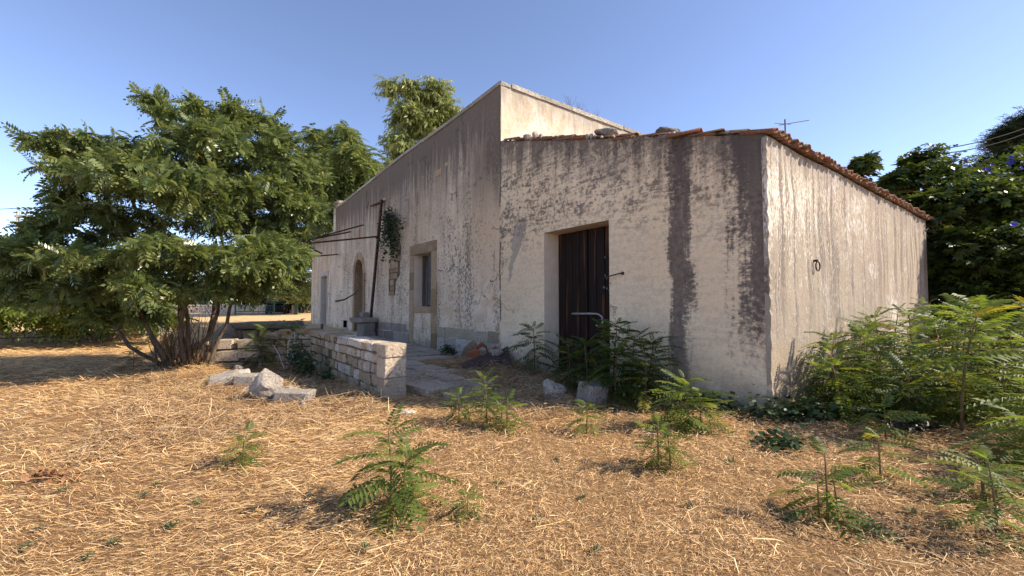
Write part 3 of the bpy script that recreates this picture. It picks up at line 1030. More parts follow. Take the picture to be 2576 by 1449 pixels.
for c in range(ncol + 1):
    for rw in range(nrow):
        for kind in (0, 1):
            s_ = .02 + c * pitch + (pitch / 2 if kind == 0 else 0)
            if kind == 1 and c == 0 and rw > 0 and rr.random() < .35: continue
            me = (covers if kind == 0 else pans)[rr.randrange(3)]
            lift = (.030 if kind == 0 else .040) + rr.uniform(-.008, .008)
            yaw = rr.uniform(-.05, .05); tilt = rr.uniform(-.02, .02)
            al = rw * step_ + rr.uniform(-.03, .03) + (rr.uniform(-.04, .03) if rw == 0 else 0)
            rot = (rr.uniform(-.08, .08), -SL + tilt + .04, yaw)
            loc = roof_pt(al, s_, lift)
            if rw == 0 or c == 0:
                if c == 0 and rw > 0:
                    loc = (loc[0], loc[1] - .02 + rr.uniform(-.03, .05), loc[2] + .005 + rr.uniform(-.02, .02))
                    rot = (rr.uniform(-.3, .2), rot[1] + rr.uniform(-.05, .06), rr.uniform(-.12, .12))
                mobj('roof_tile', me, None, roof, loc, rot)
            else:
                m4 = Matrix.LocRotScale(Vector(loc), Euler(rot), None)
                b = len(rest_v)
                rest_v += [tuple(m4 @ v.co) for v in me.vertices]
                rest_f += [tuple(b + i for i in p.vertices) for p in me.polygons]
me = bpy.data.meshes.new('roof_tiles_beyond'); me.from_pydata(rest_v, [], rest_f); me.update()
tag(mobj('roof_tiles_beyond', me, M['tile'], roof), kind='stuff')
mb = MB()
mb.verts([(-.02, 0.02, 3.87 - .006 + .0), (ANNEX_T, 0.02, 5.69 - .01), (ANNEX_T, -ANNEX_D, 5.69 - .01), (-.02, -ANNEX_D, 3.86)], [(0, 1, 2, 3)])
mb.build('roof_boarding', M['greywood'], roof, fix=False)
# mortar lumps and a few raised tiles along the broken verge
vb = [rock_mesh('mortar_lump', 40 + i, 2) for i in range(4)]
for k in range(34):
    t = rr.uniform(.2, 6.2); q = rr.uniform(.04, .10)
    mobj('mortar_lump', vb[k % 4], M['coping'], roof, (t, -.03 + rr.uniform(-.06, .03), annex_top(t) + rr.uniform(.0, .05)), (rr.uniform(0, 3), rr.uniform(0, 3), rr.uniform(0, 3)), (q * 1.6, q, q * .8))
for (t, al, yw, dz, sc) in ((.95, -.2, .2, .07, 1.15), (.60, -.2, .1, .05, 1.0), (2.25, -.3, .1, .0, 1.0), (4.7, -.3, .2, .0, .8)):
    mobj('roof_tile', covers[int(t * 7) % 3], None, roof, (t, .02 + al * .3, annex_top(t) + dz), (rr.uniform(-.2, .2), -SL * rr.uniform(-.2, .8), yw), (sc, sc, sc))

# ------------------------------------------------------------------ terrace, low walls, loose stones
BLK = [chamfer_block(i, .085, .06) for i in range(8)]
SQB = [chamfer_block(50 + i, .045, .02) for i in range(5)]

def hthing(name, t, y, z, label, cat, **k):
    return thing(name, h2w(t, y, z), label, cat, HA, **k)

terr = hthing('terrace', 0, 0, 0, 'paved stone terrace between the low wall and the farmhouse', None)
tag(terr, kind='structure')
rr = random.Random(77)
tt = 4.55
row = 0
while tt < 15.5:
    L = rr.uniform(.55, .95)
    y = .06
    while y < 3.4:
        W = min(rr.uniform(.45, .9), 3.46 - y)
        if W < .2: break
        if tt < 5.4 and y < 1.9 or (tt < 7.2 and y < 1.25):
            y += W; continue
        zc = float(terrace_z(tt + L / 2)) + rr.uniform(-.012, .012) + (.06 if tt < 5.6 and y > 2 else 0)
        mobj('paving_stone', SQB[rr.randrange(5)], M['pave'], terr, (tt + L / 2, y + W / 2, zc - .06), (rr.uniform(-.012, .012), rr.uniform(-.02, .02), rr.uniform(-.05, .05)), (L - .035, W - .035, .12))
        y += W
    tt += L
for (t, y, L, W, z, rz) in ((4.35, 2.9, .75, .7, .10, .2), (3.75, 2.6, .8, .75, .035, -.3), (4.3, 2.1, .7, .6, .05, .4)):
    mobj('paving_stone', SQB[0], M['pave'], terr, (t, y, z - .05), (.03, -.03, rz), (L, W, .12))

def coursed(root, L, thick, courses, mats, seed, x0=0.0, back=True, wmin=.2, wmax=.5, z0=-.15, yface=0.0, joint=.014, top=True, skip=None, ends=True):
    """front face at local y=yface looking to +y, running along local x"""
    r2 = random.Random(seed)
    z = z0
    for ci, h in enumerate(courses):
        last = ci == len(courses) - 1
        x = x0 - (r2.uniform(0, .0))
        while x < L - .05:
            w = min(r2.uniform(wmin, wmax) * (1.25 if last and top else 1), L - x)
            if L - x - w < wmin * .6: w = L - x
            if skip and skip(x + w / 2, z + h / 2):
                x += w; continue
            d = thick if (last and top) else thick * .5
            yc = yface - d / 2 + r2.uniform(-.03, .022)
            mobj('stone', BLK[r2.randrange(8)], mats[r2.randrange(len(mats))], root, (x + w / 2, yc, z + h / 2 + r2.uniform(-.006, .006)),
                 (r2.uniform(-.06, .06), r2.uniform(-.05, .05), r2.uniform(-.06, .06)), (w - joint * .6, d, h - joint * .5))
            if not (last and top) and back:
                mobj('stone', BLK[r2.randrange(8)], mats[r2.randrange(len(mats))], root, (x + w / 2, yface - thick * .75 - .005, z + h / 2), (0, r2.uniform(-.02, .02), r2.uniform(-.02, .02)), (w - joint * .6, thick * .5, h - joint * .5))
            x += w
        z += h
    return z

# low wall along the terrace, parallel to the house
lw = hthing('low_stone_wall', 4.10, 3.84, 0, 'low squared-stone wall edging the terrace, its near end sunlit', 'wall')
coursed(lw, 5.2, .36, [.20, .21, .20, .19, .17, .17], [M['lime'], M['limeo'], M['limeo'], M['limeo']], 9, x0=.27, z0=-.28, wmin=.13, wmax=.38, joint=.03)
for i, (z0, h) in enumerate([(-.28, .22), (-.06, .38), (.32, .33), (.65, .22)]):
    mobj('stone', SQB[i % 5], M['limeo'] if i == 0 else M['lime'], lw, (.15, -.18, z0 + h / 2), (0, 0, .02 * (i - 1)), (.34 if i % 2 else .30, .38, h - .006))
MB().box(.03, 5.18, -.33, -.03, -.4, .80).build('wall_core', M['core'], lw)

# cross wall closing the hollow
cw = thing('cross_stone_wall', (-7.95, 11.15, 0), 'half-collapsed squared-stone wall crossing behind the straw hollow', 'wall', math.atan2(.28, 2.85) + math.pi)
cw.location = (-5.05, 11.42, 0)
def skip_c(x, z):
    return z > .60 and x > 1.35 or (z > .38 and x > 2.55)
coursed(cw, 3.05, .45, [.19, .20, .19, .21, .18, .19], [M['lime'], M['limeo'], M['white']], 14, z0=-.39, joint=.026, wmin=.2, wmax=.5, skip=skip_c)
MB().box(.02, 2.5, -.42, -.04, -.4, .42).box(.02, 1.3, -.42, -.04, .42, .60).build('wall_core', M['core'], cw)
for (x, z, w, h, rz) in ((2.35, .48, .52, .24, .05), (2.2, .20, .6, .27, -.06), (2.75, .14, .62, .36, .1), (2.1, -.08, .6, .22, .02), (2.7, -.16, .6, .24, .05), (1.75, .50, .42, .22, .04), (1.7, .26, .5, .22, .02), (2.95, .42, .34, .22, .3)):
    mobj('stone', SQB[int(x * 9) % 5], M['lime'], cw, (x, .05, z), (0, .03, rz), (w, .42, h))
for (x, y, z, w, d, h) in ((.55, -.15, .78, 1.0, .4, .16), (1.25, -.1, .70, .5, .4, .13)):
    mobj('stone', BLK[int(x * 5) % 8], M['greyst'], cw, (x, y, z), (.05, .02, .1), (w, d, h))

# cistern head with a thick slab
ci = thing('cistern', (-7.35, 12.9, 0), 'stone cistern head covered by a thick weathered slab', 'cistern', .06)
for i in range(3):
    for j in range(4):
        mobj('stone', BLK[(i * 3 + j) % 8], M['limeo'] if j % 2 else M['lime'], ci, (-.58 + j * .39, .0, .10 + i * .27), (0, 0, .04 * (j - 1)), (.38, 1.0, .26))
MB().box(-.72, .72, -.3, .5, -.2, .80).build('cistern_core', M['core'], ci)
mobj('cover_slab', chamfer_block(61, .06, .02), M['concrete'], ci, (.0, -.05, .90), (.02, -.015, .03), (1.75, 1.3, .16))
bld = thing('leaning_boulder', (-8.1, 12.2, 0), 'grey rounded boulder leaning on the cistern', 'boulder')
mobj('boulder', rock_mesh('boulder', 71, 3), M['greyst'], bld, (0, 0, .38), (.3, .2, .4), (1.05, .6, 1.15))

# dry stone wall across the field on the left
dw = thing('dry_stone_wall', (-24, 11.9, .1), 'low dry-stone field wall in the shade of the left trees', 'wall', math.atan2(6.2, 10.0))
coursed(dw, 11.6, .5, [.16, .20, .22], [M['greyst'], M['lime'], M['greyst']], 24, x0=0, z0=-.2, wmin=.22, wmax=.7, back=False, yface=-.0)
for ch in dw.children: pass
dw.rotation_euler[2] += math.pi
dw.location = (-24 + 11.6 * math.cos(math.atan2(6.2, 10.0)), 11.9 + 11.6 * math.sin(math.atan2(6.2, 10.0)), .12)
MB().box(.05, 11.5, -.46, -.05, -.3, .28).build('wall_core', M['core'], dw)

def blocks(name, x, y, size, rot, mat, label, seed, lift=.35, rock=False, cat='stone'):
    z = gz(x, y) + size[2] * lift
    o = mobj(name, rock_mesh(name, seed, 3) if rock else chamfer_block(400 + seed, .05, .035), mat, None, (x, y, z), rot, size)
    return tag(o, label, cat)
blocks('fallen_block', -5.50, 8.30, (.48, .36, .24), (.25, -.28, .4), M['white'], 'tilted pale block with flat top beside the bare tree stems', 1)
blocks('fallen_block', -5.72, 8.95, (.52, .36, .24), (.12, -.12, .25), M['lime'], 'low fallen block right below the end of the cross wall', 6, .4)
blocks('fallen_block', -4.95, 8.15, (.38, .32, .27), (.04, .03, .08), M['white'], 'squared pale block standing upright among fallen stones', 2, .42)
blocks('fallen_rock', -3.92, 6.98, (.52, .46, .50), (.3, .5, .2), M['white'], 'pointed white rock in the straw, tallest of the fallen stones', 3, .40, True)
blocks('fallen_block', -3.42, 6.85, (.52, .30, .22), (.05, .04, .06), M['white'], 'oblong white block half buried in straw beside the pointed rock', 4, .40)
blocks('small_rock', -3.6, 7.2, (.34, .24, .18), (.1, .2, .3), M['white'], 'small white rock behind the oblong white block', 5, .5, True)
blocks('small_rock', -4.6, 7.6, (.26, .2, .12), (.1, .0, .7), M['lime'], 'small flat stone in the straw between fallen blocks', 7, .4, True)
blocks('broken_rock', .62, 6.85, (.42, .38, .30), (.5, .3, .5), M['white'], 'broken rock with a bright white face near the plank door', 8, .42, True)
blocks('grey_block', 1.22, 6.62, (.36, .34, .34), (.1, .15, .4), M['greyst'], 'grey pitted block under the saplings at the door', 9, .38)
blocks('flat_stone', -1.45, 5.95, (.26, .2, .07), (0, 0, .3), M['lime'], 'flat stone at the shadow edge by the small saplings', 10, .3, True)
for i, (u, y_, s_, mat, lab) in enumerate([(-.35, 10.35, .20, 'white', 'white rubble lump lowest on the heap beside the plank door'), (-.42, 10.75, .22, 'white', 'white angular rubble lump on top of the heap'), (-.75, 10.55, .20, 'greyst', 'grey rubble lump behind the brown sheet'), (-.2, 10.9, .16, 'greyst', 'small grey rubble lump against the wall foot')]):
    blocks('rubble_stone', u, y_, (s_ * 1.4, s_ * 1.2, s_), (i, .4 * i, .7 * i), M[mat], lab, 20 + i, .9, True)
for i, (x, y_, q, lab) in enumerate([(-6.1, 9.6, .20, 'little pale stone below the tumbled end of the cross wall'), (-5.2, 8.75, .16, 'little pale stone behind the upright squared block'), (-4.3, 7.25, .15, 'little pale stone left of the pointed rock'), (-6.4, 10.2, .22, 'pale angular stone nearest the foot of the cross wall'), (-3.15, 6.55, .10, 'pebble-sized white stone right of the oblong block')]):
    blocks('small_rock', x, y_, (q * 1.4, q * 1.1, q), (.3 * i, .2, .9 * i), M['white'], lab, 40 + i, .4, True)
for i, (x, y_, w_, h_, lab) in enumerate([(-.85, 11.0, .34, .26, 'orange broken roof tile leaning on the wall'), (-1.12, 11.15, .30, .34, 'tan pointed tile shard leaning on the wall'), (-.72, 10.62, .22, .12, 'small brick fragment in the rubble heap'), (-.95, 10.45, .26, .16, 'flat brick-red shard lying lowest in the rubble heap'), (-.55, 10.85, .24, .20, 'brick-red shard between the white rubble lumps')]):
    mb = MB()
    w_ *= 1.45; h_ *= 1.45
    mb.prism([(-w_ / 2, 0), (w_ / 2, -.02), (w_ * .38, h_ * .7), (.02, h_), (-w_ * .4, h_ * .5)], 1, -.02, .025)
    o = mb.build('tile_shard', M['brick'] if i != 1 else M['limeo'], None, (x, y_, gz(x, y_) + .10), (.35, .1 * i, .5))
    tag(o, lab, 'shard')
# bent sheet of brown painted metal on the heap
mb = MB()
n = 9
for i in range(n):
    for j in range(5):
        a, b = i / (n - 1), j / 4
        mb.v.append((-.7 + 1.15 * a, -.5 + .8 * b * (.35 + .65 * a), .36 * a * b + .03 * math.sin(5 * a + b) - .04 * (1 - b)))
for i in range(n - 1):
    for j in range(4):
        q = i * 5 + j
        mb.f.append((q, q + 5, q + 6, q + 1))
o = mb.build('metal_sheet', M['slate'], None, (-.50, 10.25, gz(-.50, 10.25) - .02), (0, 0, .15), fix=False)
so = o.modifiers.new('thickness', 'SOLIDIFY'); so.thickness = .012
tag(o, 'bent dark brown metal sheet lying on the rubble heap', 'metal sheet')

# stone bench by the arched door
be = hthing('stone_bench', 15.5, .40, 0, 'stone slab bench on a block beside the arched doorway', 'bench')
mobj('seat', chamfer_block(81, .08, .035), M['greyst'], be, (0, .05, .86), (.0, .02, .02), (1.35, .75, .20))
mobj('support', chamfer_block(82, .06, .03), M['greyst'], be, (-.3, 0, .55), (0, 0, .05), (.62, .5, .42))
mobj('support', chamfer_block(83, .06, .03), M['greyst'], be, (-.3, 0, .22), (0, 0, -.05), (.66, .55, .30))
mobj('support', chamfer_block(84, .06, .03), M['greyst'], be, (.42, -.08, .45), (0, 0, .05), (.3, .4, .66))
tag(mobj('resting_stone', chamfer_block(85, .07, .03), M['greyst'], None, h2w(15.75, .32, 1.07), (0, 0, HA), (.45, .3, .2)), 'small stone lying on the stone bench under the iron post', 'stone')

# ------------------------------------------------------------------ rusty pergola irons
pg = hthing('pergola_frame', 15.05, .30, .70, 'rusty iron pergola post leaning at the facade with bars reaching left', 'pergola')
def hl(t, y, z): return (t - 15.05, y - .30, z - .70)
mb = MB(); mb.bar(hl(15.05, .30, .70), hl(14.45, .10, 5.75), .085, .05); mb.bar(hl(15.03, .35, .70), hl(14.43, .15, 5.75), .03, .11); mb.build('post', M['rust'], pg)
mb = MB(); mb.bar(hl(14.45, .06, 5.70), hl(15.75, .12, 5.72), .05, .06); mb.build('bracket', M['rust'], pg)
for a, b in (((14.65, .12, 4.28), (16.6, 4.2, 3.67)), ((16.72, .1, 5.06), (16.35, 3.2, 3.82)), ((18.56, .1, 5.0), (16.5, 3.4, 3.85)), ((20.95, .05, 4.13), (17.1, 3.3, 3.36)), ((19.4, 1.2, 3.95), (16.8, 2.6, 4.0))):
    mb = MB(); mb.bar(hl(*a), hl(*b), .05, .06); mb.build('cross_bar', M['rust'], pg)
# dry branch stuck at the arched door
mb = MB()
mb.tube([h2w(18.55, .75, 1.65), h2w(17.9, .55, 1.72), h2w(17.2, .35, 1.95), h2w(16.75, .25, 2.15)], [.045, .04, .03, .015], 6)
mb.tube([h2w(17.2, .35, 1.95), h2w(16.7, .35, 1.93), h2w(16.5, .3, 2.0)], [.025, .02, .01], 5)
o = mb.build('dry_branch', M['bark'], None, smooth=True)
tag(o, 'bare forked branch wedged across the arched doorway', 'branch')

# ------------------------------------------------------------------ on the roof
for i, (t, s_, sz, rot, lab) in enumerate([(3.0, .30, (.52, .36, .24), (.2, .1, .3), 'dark pointed rock weighing down the tiles by the parapet'), (1.75, .35, (.38, .30, .19), (.1, .25, .3), 'squared grey block lying on the middle of the roof edge')]):
    p = h2w(t, -s_, annex_top(t) + .10 + sz[2] * .3)
    o = mobj('roof_rock', rock_mesh('roof_rock', 90 + i, 3, .3), M['rockd'], None, p, rot, sz)
    tag(o, lab, 'rock')
for i, (t, q) in enumerate(((5.35, .14), (5.05, .17), (4.85, .13))):
    o = mobj('roof_rubble', rock_mesh('roof_rubble', 95 + i, 2), M['greyst'], None, h2w(t, -.10, annex_top(t) + .12), (i, i, i), (q * 1.5, q, q))
    tag(o, 'small grey rubble lump on the roof edge below the parapet', 'rubble', 'rubble on the roof edge')
an = thing('television_antenna', (9.0, 14.0, 4.6), 'thin television antenna on a mast rising behind the roof', 'antenna')
MB().tube([(0, 0, 0), (0, 0, 3.0)], .022, 6).build('mast', M['iron'], an)
MB().tube([(-.42, -.35, 2.66), (1.0, .3, 3.10)], .013, 6).build('boom', M['iron'], an)
for k in range(4):
    t = .10 + k * .02
mb = MB(); mb.tube([(-.36, -.02, 2.86), (-.14, -.5, 2.62)], .008, 5); mb.build('dipole', M['iron'], an)
mb = MB()
for k in range(5): mb.tube([(.02, -.05 + .0 * k, 2.0 - .07 * k), (.22, .12, 2.0 - .07 * k)], .004, 4)
mb.tube([(.22, .12, 2.02), (.26, .14, 1.68)], .015, 5)
mb.build('reflector', M['iron'], an)
ch = thing('brick_chimney', h2w(1.6, -7.4, 4.2), 'small square chimney peeking over the tiled eave', 'chimney', HA)
MB().box(-.2, .2, -.2, .2, 0, .62).build('stack', M['gable'], ch)
MB().box(-.26, .26, -.26, .26, .62, .72).build('cap', M['greyst'], ch)
vp = thing('vent_pipe', h2w(1.2, -7.95, 4.1), 'thin grey vent pipe beside the small chimney', 'pipe')
MB().tube([(0, 0, 0), (0, 0, .78)], .03, 8).build('pipe', M['steel'], vp)

# ------------------------------------------------------------------ yard entrance far behind
GZ = .42
ga = thing('green_gate', (-24.6, 42, GZ), 'low green steel gate leaf standing open before the car', 'gate', .05)
MB().box(-2.3, -2.2, -.05, .05, 0, 1.15).build('gate_post', M['greenp'], ga)
MB().box(1.35, 1.47, -.06, .06, 0, 1.45).build('gate_post', M['greenp'], ga)
for z in (.12, .38, .98): MB().box(-2.2, 1.35, -.025, .025, z, z + .06).build('gate_rail', M['greenp'], ga)
for k in range(22):
    MB().box(-2.1 + k * .158, -2.08 + k * .158, -.012, .012, .15, 1.0).build('gate_bar', M['greenp'], ga)
gp = thing('tall_green_post', (-21.2, 42.5, GZ), 'tall green steel gate post beside the field wall', 'post')
MB().box(-.1, .1, -.1, .1, 0, 2.55).build('post', M['greenp'], gp)
MB().box(-.45, -.2, -.1, .1, 0, 1.0).build('post_footing', M['greyst'], gp)
MB().tube([(0, 0, 2.5), (-.0, 0, 3.3)], .03, 6).build('finial', M['greenp'], gp)

def suv():
    r = thing('black_suv', (-25.2, 46.5, GZ), 'black car parked behind the green gate', 'car', R(-68))
    # side profile along local x (front at -x), cross-sections
    prof = [(-2.25, .45, .72, .78), (-2.15, .30, .95, .86), (-1.2, .28, 1.08, .90), (-.75, .28, 1.12, .90), (.0, .28, 1.12, .91), (1.2, .28, 1.10, .90), (2.05, .32, 1.02, .88), (2.22, .5, .9, .80)]
    mb = MB()
    for x, zl, zh, w in prof:
        for yy, zz in ((-w * .92, zl), (-w, zl + .2), (-w, zh - .12), (-w * .9, zh), (w * .9, zh), (w, zh - .12), (w, zl + .2), (w * .92, zl)):
            mb.v.append((x, yy, zz))
    for i in range(len(prof) - 1):
        for k in range(8):
            mb.f.append((i * 8 + k, i * 8 + (k + 1) % 8, i * 8 + 8 + (k + 1) % 8, i * 8 + 8 + k))
    mb.f += [tuple(range(8)), tuple(56 + k for k in range(7, -1, -1))]
    mb.build('body', M['carblk'], r, smooth=False)
    mb = MB()
    cab = [(-.95, 1.10, .80, 1.10), (-.25, 1.10, .78, 1.58), (.6, 1.10, .78, 1.66), (1.6, 1.10, .76, 1.58), (2.1, 1.05, .78, 1.12)]
    for x, zl, w, zh in cab:
        mb.v += [(x, -w - .06, zl - .02), (x, -w + .12, zh), (x, w - .12, zh), (x, w + .06, zl - .02)]
    for i in range(4):
        for k in range(3): mb.f.append((i * 4 + k, i * 4 + k + 1, i * 4 + 5 + k, i * 4 + 4 + k))
    mb.build('cabin_glass', M['glass'], r)
    mb = MB(); mb.box(-.25, 1.7, -.62, .62, 1.60, 1.69); mb.build('roof', M['carblk'], r)
    for x in (-1.4, 1.4):
        for y in (-.84, .84):
            w = MB(); w.tube([(x, y - .11, .34), (x, y + .11, .34)], .34, 18); w.build('wheel', M['tyre'], r)
            w = MB(); w.tube([(x, y - .125, .34), (x, y + .125, .34)], .2, 14); w.build('rim', M['chrome'], r)
    for y in (-.62, .62):
        mb = MB(); mb.box(-2.26, -2.0, y - .2, y + .2, .74, .90); mb.build('headlight', M['lamp'], r)
        mb = MB(); mb.box(-.85, -.70, y * 1.62 - .1, y * 1.62 + .1, 1.12, 1.26); mb.build('mirror', M['carblk'], r)
    mb = MB(); mb.box(-2.285, -2.2, -.36, .36, .72, .90); mb.build('grille', M['chrome'], r)
    mb = MB(); mb.box(-2.31, -2.25, -.26, .26, .50, .61); mb.build('number_plate', M['plate'], r)
suv()
def tractor():
    r = thing('tractor', (-29.0, 57, .75), 'dark tractor cab showing above the far field wall', 'tractor', R(-60))
    mb = MB()
    for x in (-.6, .9):
        for y in (-.75, .75): mb.bar((x, y, 1.0), (x * .9, y * .9, 2.6), .09, .09)
    mb.box(-.75, 1.0, -.8, .8, 2.6, 2.75)
    mb.build('cab_frame', M['iron'], r)
    MB().box(-.55, .85, -.68, .68, 1.1, 2.58).build('cab_glass', M['lamp'], r)
    MB().box(-2.4, -.6, -.42, .42, .75, 1.45).build('bonnet', M['whitep'], r)
    for x, y, q in ((.7, -.85, .8), (.7, .85, .8), (-1.9, -.7, .5), (-1.9, .7, .5)):
        MB().tube([(x, y - .2, q), (x, y + .2, q)], q, 18).build('wheel', M['tyre'], r)
    MB().tube([(-1.2, .3, 1.4), (-1.2, .3, 2.3)], .05, 8).build('exhaust', M['iron'], r)
tractor()
yb = thing('yellow_bin', (-27.2, 56, .7), 'yellow plastic bin behind the far field wall', 'bin')
MB().box(-.5, .5, -.4, .4, 0, .95).build('body', M['yellow'], yb)
MB().box(-.54, .54, -.44, .44, .95, 1.05).build('lid', M['yellow'], yb)
pi = thing('stone_gate_pier', (-23.9, 52, .45), 'tall sunlit stone pier at the far end of the house', 'pier')
for k in range(8):
    mobj('stone', SQB[k % 5], M['limeo'], pi, (0, 0, .2 + k * .38), (0, 0, .02 * k), (.95, .9, .375))
# far field wall, stones too small to tell apart
def far_wall(name, p, q, hh, n, label, seed, mat='lime'):
    r = np.random.default_rng(seed); V = []; Q = []
    base = np.array([v.co[:] for v in BLK[0].vertices]); polys = [tuple(pp.vertices) for pp in BLK[0].polygons]
    p = np.array(p); q = np.array(q); L = np.linalg.norm(q - p); ang = math.atan2(q[1] - p[1], q[0] - p[0])
    vs = []; fs2 = []
    z = 0
    while z < hh:
        h = r.uniform(.12, .22); x = 0
        while x < L:
            w = r.uniform(.15, .42)
            b = len(vs); d = .45
            loc = np.array([x + w / 2, r.uniform(-.03, .03), z + h / 2])
            pts = base * np.array([w - .02, d, h - .015]) + loc
            vs += [tuple(pt) for pt in pts]; fs2 += [tuple(b + i for i in f) for f in polys]
            x += w
        z += h
    me = bpy.data.meshes.new(name); me.from_pydata(vs, [], fs2); me.update()
    o = mobj(name, me, M[mat], None, (p[0], p[1], gz(p[0], p[1]) - .05), (0, 0, ang))
    return tag(o, label, 'wall')
far_wall('field_wall', (-27.5, 50), (-17.5, 50.5), .95, 0, 'pale rubble field wall in the sun beyond the straw', 3)
far_wall('field_wall', (-25.0, 49), (-45, 49), .9, 0, 'rubble field wall running behind the gate under the trees', 5)
# wire fence posts beyond the field wall
for i, x in enumerate((-26.5, -25.1, -23.2)):
    fp = thing('fence_post', (x, 54, .5), 'thin steel post of the wire fence beyond the field wall', 'post', 0, 'wire fence posts')
    MB().tube([(0, 0, 0), (0, 0, 2.9)], .035, 6).build('post', M['steel'], fp)
fw = thing('wire_fence', (-24.8, 54, .5), 'wire strands strung between the steel fence posts', 'fence')
for z in (1.2, 1.6, 2.0, 2.4, 2.8): MB().tube([(-2.5, 0, z), (2.6, 0, z)], .008, 4).build('wire', M['steel'], fw)

# stakes by the terrace corner
for i, (x, y_, h_) in enumerate(((-6.45, 13.6, .62), (-6.3, 14.3, .75))):
    st = thing('wooden_stake', (x, y_, gz(x, y_)), ('short weathered stake near the terrace corner', 'taller stake behind the short one by the house corner')[i], 'stake')
    MB().tube([(0, 0, -.1), (.02, 0, h_)], [.05, .042], 7).build('stake', M['bark'], st)
# utility pole and cables
up = thing('utility_pole', (-57.5, 50, .5), 'distant twin concrete utility pole at the left edge', 'utility pole')
MB().tube([(-.35, 0, 0), (-.2, 0, 11.9)], [.2, .14], 8).build('pole', M['pole'], up)
MB().tube([(1.1, 0, 0), (.9, 0, 11.6)], [.2, .14], 8).build('pole', M['pole'], up)
MB().box(-.5, 1.5, -.1, .1, 11.2, 11.4).box(-.4, 1.3, -.1, .1, 10.5, 10.65).build('crossarm', M['pole'], up)
mb = MB(); mb.tube([(.9, 0, 11.6), (.9, 0, 12.3)], .06, 6); mb.build('insulator', M['greyst'], up)
def cable(a, b, sag, label, r=.02):
    pts = []
    for k in range(13):
        f = k / 12
        pts.append((a[0] + (b[0] - a[0]) * f, a[1] + (b[1] - a[1]) * f, a[2] + (b[2] - a[2]) * f - sag * 4 * f * (1 - f)))
    o = MB().tube(pts, r, 5).build('cable', M['cable'], None)
    tag(o, label, 'cable')
cable((-56.6, 50, 12.8), (-85, 48, 12.2), .4, 'thin cable leaving the distant pole at the left edge', .035)
cable((-56.6, 50, 12.8), (-36, 52, 12.0), .6, 'thin cable running behind the tree from the distant pole', .035)
cable((13.0, 13.9, 6.45), (24.5, 18.6, 10.15), .35, 'upper power cable crossing the sky on the right', .018)
cable((13.0, 14.0, 6.38), (24.5, 18.7, 9.98), .45, 'lower power cable sagging under the upper one', .018)

# ------------------------------------------------------------------ vegetation
# crowns: masses of shoots (centre x y z, radii x y z, number of shoots), in metres
FEATHER_PADS = [(-8.86, 10.50, 6.52, 0.39, 0.40, 0.19, 8), (-8.37, 10.40, 6.03, 0.36, 0.50, 0.29, 9), (-7.51, 10.20, 6.12, 0.39, 0.50, 0.26, 11), (-6.85, 10.60, 6.26, 0.47, 0.60, 0.29, 13), (-7.15, 10.50, 5.88, 0.68, 0.80, 0.31, 14), (-6.46, 11.20, 6.26, 0.46, 0.60, 0.31, 12), (-5.99, 11.00, 5.54, 0.66, 1.00, 0.46, 22), (-6.69, 10.20, 5.13, 0.99, 1.60, 0.55, 46), (-7.41, 9.80, 4.89, 0.77, 1.40, 0.56, 36), (-5.64, 11.20, 5.00, 0.72, 1.20, 0.50, 28), (-5.50, 11.40, 4.75, 0.58, 1.00, 0.53, 22), (-10.20, 9.60, 5.03, 0.53, 0.60, 0.23, 12), (-10.00, 9.80, 5.01, 0.77, 1.00, 0.31, 28), (-9.45, 10.20, 5.10, 0.80, 1.20, 0.34, 30), (-8.86, 10.40, 5.23, 0.48, 0.90, 0.27, 14), (-9.13, 9.40, 4.22, 0.82, 1.20, 0.33, 32), (-7.78, 9.20, 4.08, 1.02, 1.50, 0.59, 60), (-6.62, 9.40, 3.82, 1.04, 1.60, 0.65, 66), (-5.88, 10.40, 3.97, 0.96, 1.40, 0.67, 54), (-5.29, 10.80, 3.76, 0.55, 1.00, 0.55, 26), (-9.94, 9.60, 3.96, 0.35, 0.50, 0.19, 8), (-9.71, 9.80, 3.37, 0.81, 1.30, 0.54, 40), (-10.12, 9.60, 3.06, 0.53, 0.90, 0.27, 18), (-8.59, 10.20, 3.45, 0.94, 1.30, 0.38, 26), (-6.37, 10.60, 3.28, 1.07, 1.30, 0.49, 36), (-9.98, 9.40, 2.51, 0.95, 1.40, 0.43, 46), (-8.30, 9.00, 2.28, 1.00, 1.50, 0.37, 42), (-6.86, 8.80, 2.52, 0.85, 1.30, 0.34, 38), (-6.19, 9.20, 2.44, 0.51, 1.00, 0.34, 24), (-5.42, 9.80, 2.64, 0.72, 1.20, 0.50, 44), (-5.54, 9.40, 2.29, 0.74, 1.10, 0.43, 44), (-6.05, 9.40, 1.90, 0.43, 0.90, 0.35, 20), (-8.97, 9.20, 1.72, 1.02, 1.30, 0.38, 34), (-7.12, 8.60, 1.79, 0.75, 1.00, 0.27, 28), (-10.65, 9.80, 1.92, 0.90, 1.30, 0.50, 40), (-8.73, 9.60, 1.29, 0.62, 0.90, 0.31, 20)]
LEFT_PADS = [(-17.43, 15.00, 2.69, 1.66, 2.20, 0.97, 60), (-16.28, 15.50, 2.44, 1.71, 2.40, 1.14, 60), (-18.04, 14.50, 2.38, 1.20, 2.20, 1.47, 50), (-16.39, 14.50, 1.31, 1.60, 2.00, 0.67, 56), (-15.02, 15.00, 1.17, 1.38, 1.80, 0.55, 44), (-14.11, 15.50, 1.59, 1.29, 1.80, 0.86, 40), (-19.96, 17.00, 3.80, 1.10, 1.50, 0.63, 30), (-12.95, 15.50, 1.16, 0.86, 1.50, 0.57, 22)]
